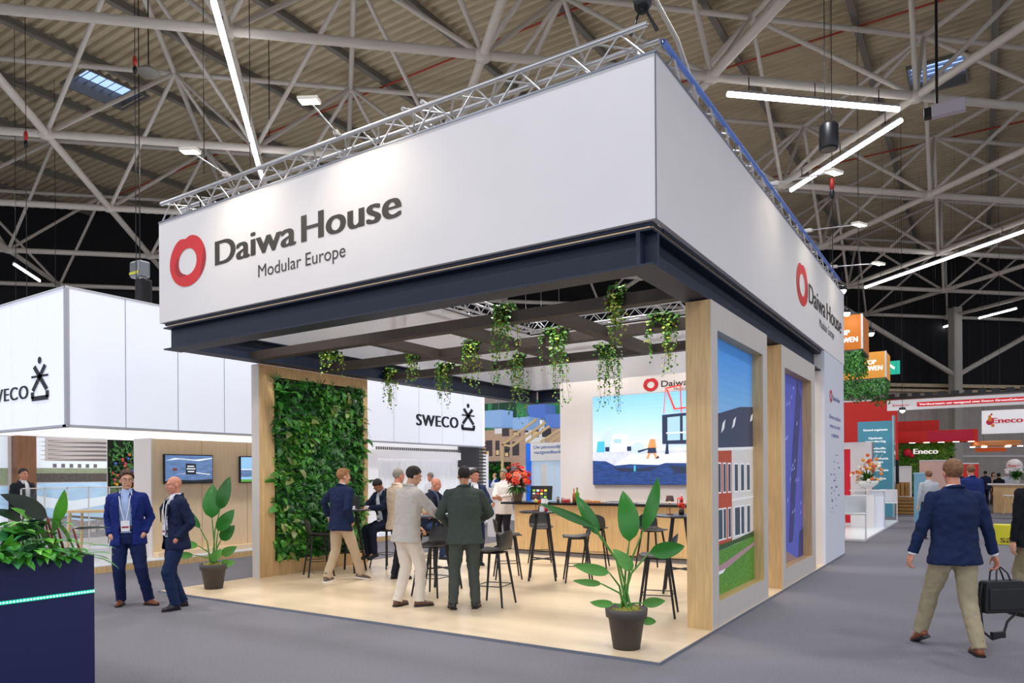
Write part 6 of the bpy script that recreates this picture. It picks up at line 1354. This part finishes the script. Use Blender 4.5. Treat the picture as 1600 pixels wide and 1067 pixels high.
g, w_, h_, ax, cz = rbox('hanging_logo_banner', 'white hanging banner with red and orange dots and red lettering', 'banner', 1534, 1640, 637, 678, 26, mat('logo_banner_white', 'f4f2f4', .5, emit=.2), dp=.15)
text('Eneco', (ax + w_ * .155, 25.99, cz + h_ * .45), (ax + w_ * .62, 25.99, cz + h_ * .45), h_ * .24, M_er, 'lettering', g, bold=.06)
for k, (u, v, r_, c) in enumerate(((.12, .50, .10, 'd0203c'), (.13, .62, .07, 'e8862a'), (.12, .74, .045, 'e8862a'), (.15, .83, .035, 'e0402a'), (.17, .35, .05, 'e8862a'))): MB().add([(ax + w_ * u + r_ * 1.1 * math.cos(t * .524) - ax, -.006 - k * .001, h_ * v + r_ * 1.1 * math.sin(t * .524)) for t in range(12)], [tuple(range(12))]).obj('logo_dot', mat('dot_' + c, c, .5), g)
for fx in (.2, w_ - .2): MB().tube([(fx, .1, h_), (fx, .1, ZR - cz)], .004, 4).obj('wire', M_blackmetal, g)
g, w_, h_, ax, cz = rbox('red_lamp_beam', 'long red suspended light box over the leafy wall', 'sign', 1400, 1528, 670, 692, YE, M_redw, dp=1.5)
MB().box(w_ * .4, w_ * .95, -.03, 0, .05, h_ * .95).obj('crimson_inset', mat('crimson_board', 'c01238', .5, emit=.1), g)
for k in range(5): MB().lathe([(0, -.02), (.12, -.02), (.12, 0)], 12, 0, (w_ * (.2 + .18 * k), .3, 0)).obj('downlight', mat('warm_disc', 'fff4e0', .4, emit=5), g)
for k in range(5): MB().tube([(w_ * (.1 + .2 * k), .5, h_), (w_ * (.1 + .2 * k), .5, ZR - cz)], .004, 4).obj('wire', M_blackmetal, g)
g, w_, h_, ax, cz = rbox('red_hanging_sign', 'dark red hanging panel left of the leafy wall', 'sign', 1400, 1467, 656, 706, YE + 2, mat('deep_red', 'c42218', .5, emit=.08), dp=.2); MB().box(0, w_, -.02, 0, 0, .05).obj('edge', M_er, g)
for fx in (.2, w_ - .2): MB().tube([(fx, .1, h_), (fx, .1, ZR - cz)], .004, 4).obj('wire', M_blackmetal, g)
g, w_, h_, ax, cz = rbox('leafy_wall', 'bright green leafy wall with white letters under the red light box', 'plant', 1402, 1488, 692, 798, YE + 1, mat('dark_wall_green', '14210f', .9), True, .15, 'backing')
m = MB()
for k in range(2400): m.leaf((rnd.uniform(0, w_), -.02, rnd.uniform(0, h_)), (rnd.uniform(-1, 1), -.8, rnd.uniform(-1, 1)), (0, -1, .3), .24, .13, .5, rnd.choice((2, 2, 4, 4)), 2)  # lighter greens stand in for strong light on these leaves
m.obj('leaves', GL, g, kind='stuff'); zz = on_y(1440, 709, YE + .7).z; text('Eneco', (on_y(1427, 700, YE + .7).x, YE + .7, zz), (on_y(1466, 700, YE + .7).x, YE + .7, zz), .24, M_wtext, 'lettering', g, bold=.06)
for k, (px, py, r_) in enumerate(((1418, 707, .17), (1425, 712, .1))): c = on_y(px, py, YE + .8); MB().sphere(c, r_, 10).obj('red_ball', M_er, g, 'world')
g, w_, h_, ax, cz = rbox('orange_ring_lamp', 'flat orange ring lamp hanging before the grey wall', 'lamp', 1517, 1598, 687, 697, YE, mat('orange_wood', 'd98a4a', .5), dp=.01)
g_kids = [o for o in bpy.data.objects if o.parent == g]
for o in g_kids: bpy.data.objects.remove(o)
MB().lathe([(w_ / 2, 0), (w_ / 2, h_), (w_ / 2 - .1, h_), (w_ / 2 - .1, 0), (w_ / 2, 0)], 40, 0, (w_ / 2, w_ / 2, 0)).obj('ring', mat('orange_wood', 'd98a4a', .5), g)
for k in range(6): t = k * 1.047; MB().lathe([(0, -.03), (.1, -.03), (.1, 0)], 10, 0, (w_ / 2 + (w_ / 2 - .05) * math.cos(t), w_ / 2 + (w_ / 2 - .05) * math.sin(t), 0)).obj('downlight', mat('warm_disc', 'fff4e0', .4, emit=5), g)
for k in range(3): t = k * 2.09; MB().tube([(w_ / 2 + w_ / 2 * math.cos(t), w_ / 2 + w_ / 2 * math.sin(t), h_), (w_ / 2 + w_ / 2 * math.cos(t), w_ / 2 + w_ / 2 * math.sin(t), ZR - cz)], .004, 4).obj('wire', M_blackmetal, g)
def simple(name, label, cat, px0, px1, py0, py1, y, m_, trim=None, floor=True, dp=.2, part='board'):
    g, w_, h_, ax, cz = rbox(name, label, cat, px0, px1, py0, py1, y, m_, floor, dp, part); MB().box(-.01, w_ + .01, -.02, 0, h_ - .05, h_).obj('edge', trim or M_white, g); return g
simple('orange_board_sign', 'orange panel hanging under the ring lamp', 'sign', 1524, 1572, 697, 706, YE + 3, mat('bright_orange', 'e8601a', .5, emit=.1), None, False)
simple('pink_panel', 'pale pink wall behind the far crowd', 'wall', 1437, 1500, 718, 798, YE - 1, mat('pale_pink', 'e9c0b4', .6))
simple('red_block', 'bright red wall block behind the royal navy suit', 'wall', 1498, 1529, 723, 800, YE - 1.2, M_redw)
simple('blue_kiosk', 'pale blue box kiosk left of the man in grey', 'kiosk', 1428, 1449, 738, 806, 22, mat('pale_blue_board', '7fb4cc', .5), mat('teal_board2', 'a5cfde', .5), True, .8)
simple('white_screen_frame', 'white framed display left of the leafy wall', 'display', 1404, 1424, 728, 798, YE - 2, M_white)
simple('tall_screen', 'tall thin screen mounted beside the text panel', 'screen', 1395, 1404, 716, 756, 26.3, M_black, M_redw, False)
# bar with stools, round sign
g, w_, h_, ax, cz = rbox('far_wooden_bar', 'far wooden bar with white top', 'counter', 1552, 1660, 758, 790, YE, M_oak, True, .8, 'front'); MB().box(-.2, w_ + .2, -.1, .9, h_, h_ + .06).obj('worktop', M_white, g)
for k in range(3):
    s_ = thing('wooden_stool', ('wooden stool at the left end of the far bar', 'wooden stool, second along the far bar', 'wooden stool nearest the right edge at the far bar')[k], 'stool', (ax + .5 + k * 1.0, YE - .8, 0), group='wooden stools at the far bar')
    MB().lathe([(0, .72), (.2, .72), (.2, .76), (0, .76)], 16).obj('seat', M_white, s_)
    for q in range(4): t = q * 1.571 + .78; MB().tube([(.12 * math.cos(t), .12 * math.sin(t), .72), (.24 * math.cos(t), .24 * math.sin(t), 0)], .022, 6).obj('leg', M_oak, s_)
c = on_y(1585, 728, YE + 1.2); g = thing('round_sign', 'round white sign with red lettering above the far flowers', 'sign', (c.x, YE + 1.2, 0)); MB().lathe([(0, 0), (.30, 0), (.30, .04), (0, .04)], 28).obj('disc', M_white, g); d_ = [o for o in bpy.data.objects if o.parent == g][0]; d_.rotation_euler = (R(90), 0, 0); d_.location = (0, 0, c.z)
text('Eneco', (c.x - .2, YE + 1.15, c.z - .03), (c.x + .2, YE + 1.15, c.z - .03), .1, M_er, 'lettering', g, bold=.05); MB().tube([(0, 0, 0), (0, 0, c.z)], .02, 6).obj('pole', M_greymetal, g)
c = on_y(1588, 752, YE + .3); g = thing('bar_flowers', 'white and green flowers on the far bar', 'flowers', (c.x, YE + .3, h_ + .06)); m = MB(); MB().lathe([(0, 0), (.1, 0), (.14, .25), (0, .25)], 12).obj('vase', M_white, g)
for k in range(120): t = rnd.uniform(0, 6.28); e = rnd.uniform(0, 1.4); m.leaf((0, 0, .25), (math.cos(t) * math.cos(e), math.sin(t) * math.cos(e), math.sin(e)), (0, 0, 1), .4, .1, .5, rnd.randrange(3), 2)
m.obj('foliage', MG, g, kind='stuff')
for k in range(14): t = k * 2.4; MB().sphere((math.cos(t) * .35, math.sin(t) * .3, .45 + .1 * (k % 3)), .07, 6).obj('bloom', M_white, g)
# yellow block with lettering
a = on_z(1553, 850.5); b = on_z(1600, 851.5); g = thing('yellow_bench', 'low yellow block with dark lettering beside the walking man', 'bench', (a.x, a.y, 0)); zt = on_y(1560, 820, a.y).z
MB().box(0, 1.1, 0, .45, 0, zt).obj('block', mat('acid_yellow', 'd6d024', .5), g, bevel=.01)
text('savills', (a.x + .12, a.y - .002, .05), (a.x + .80, a.y - .002, .05), .17, mat('maroon_print', '6a4a20', .5), 'lettering', g, bold=.03)
# glowing lamps near the orange boxes
for k, (px, py, y, l) in enumerate(((1316, 454, 13, 'bright white spotlight just behind the far top corner of the fascia'), (1323, 489, 15, 'bright white lamp on top of the dark orange box'), (1361, 521, 19, 'bright white lamp right of the dark orange box'), (1410, 641, 23.5, 'white floodlight at the left end of the slogan banner'))):
    c = on_y(px, py, y); g = thing('floodlight', l, 'lamp', c); MB().sphere((0, 0, 0), .09, 10).obj('glow', mat('cool_lamp_glow', 'e8f2ff', .4, emit=25), g); MB().lathe([(0, .12), (.1, .1), (.12, .0), (.1, .0)], 14).obj('hood', M_blackmetal, g); MB().tube([(0, 0, .1), (0, 0, (ZR - c.z) if k == 3 else .45)], .008, 5).obj('rod', M_blackmetal, g)
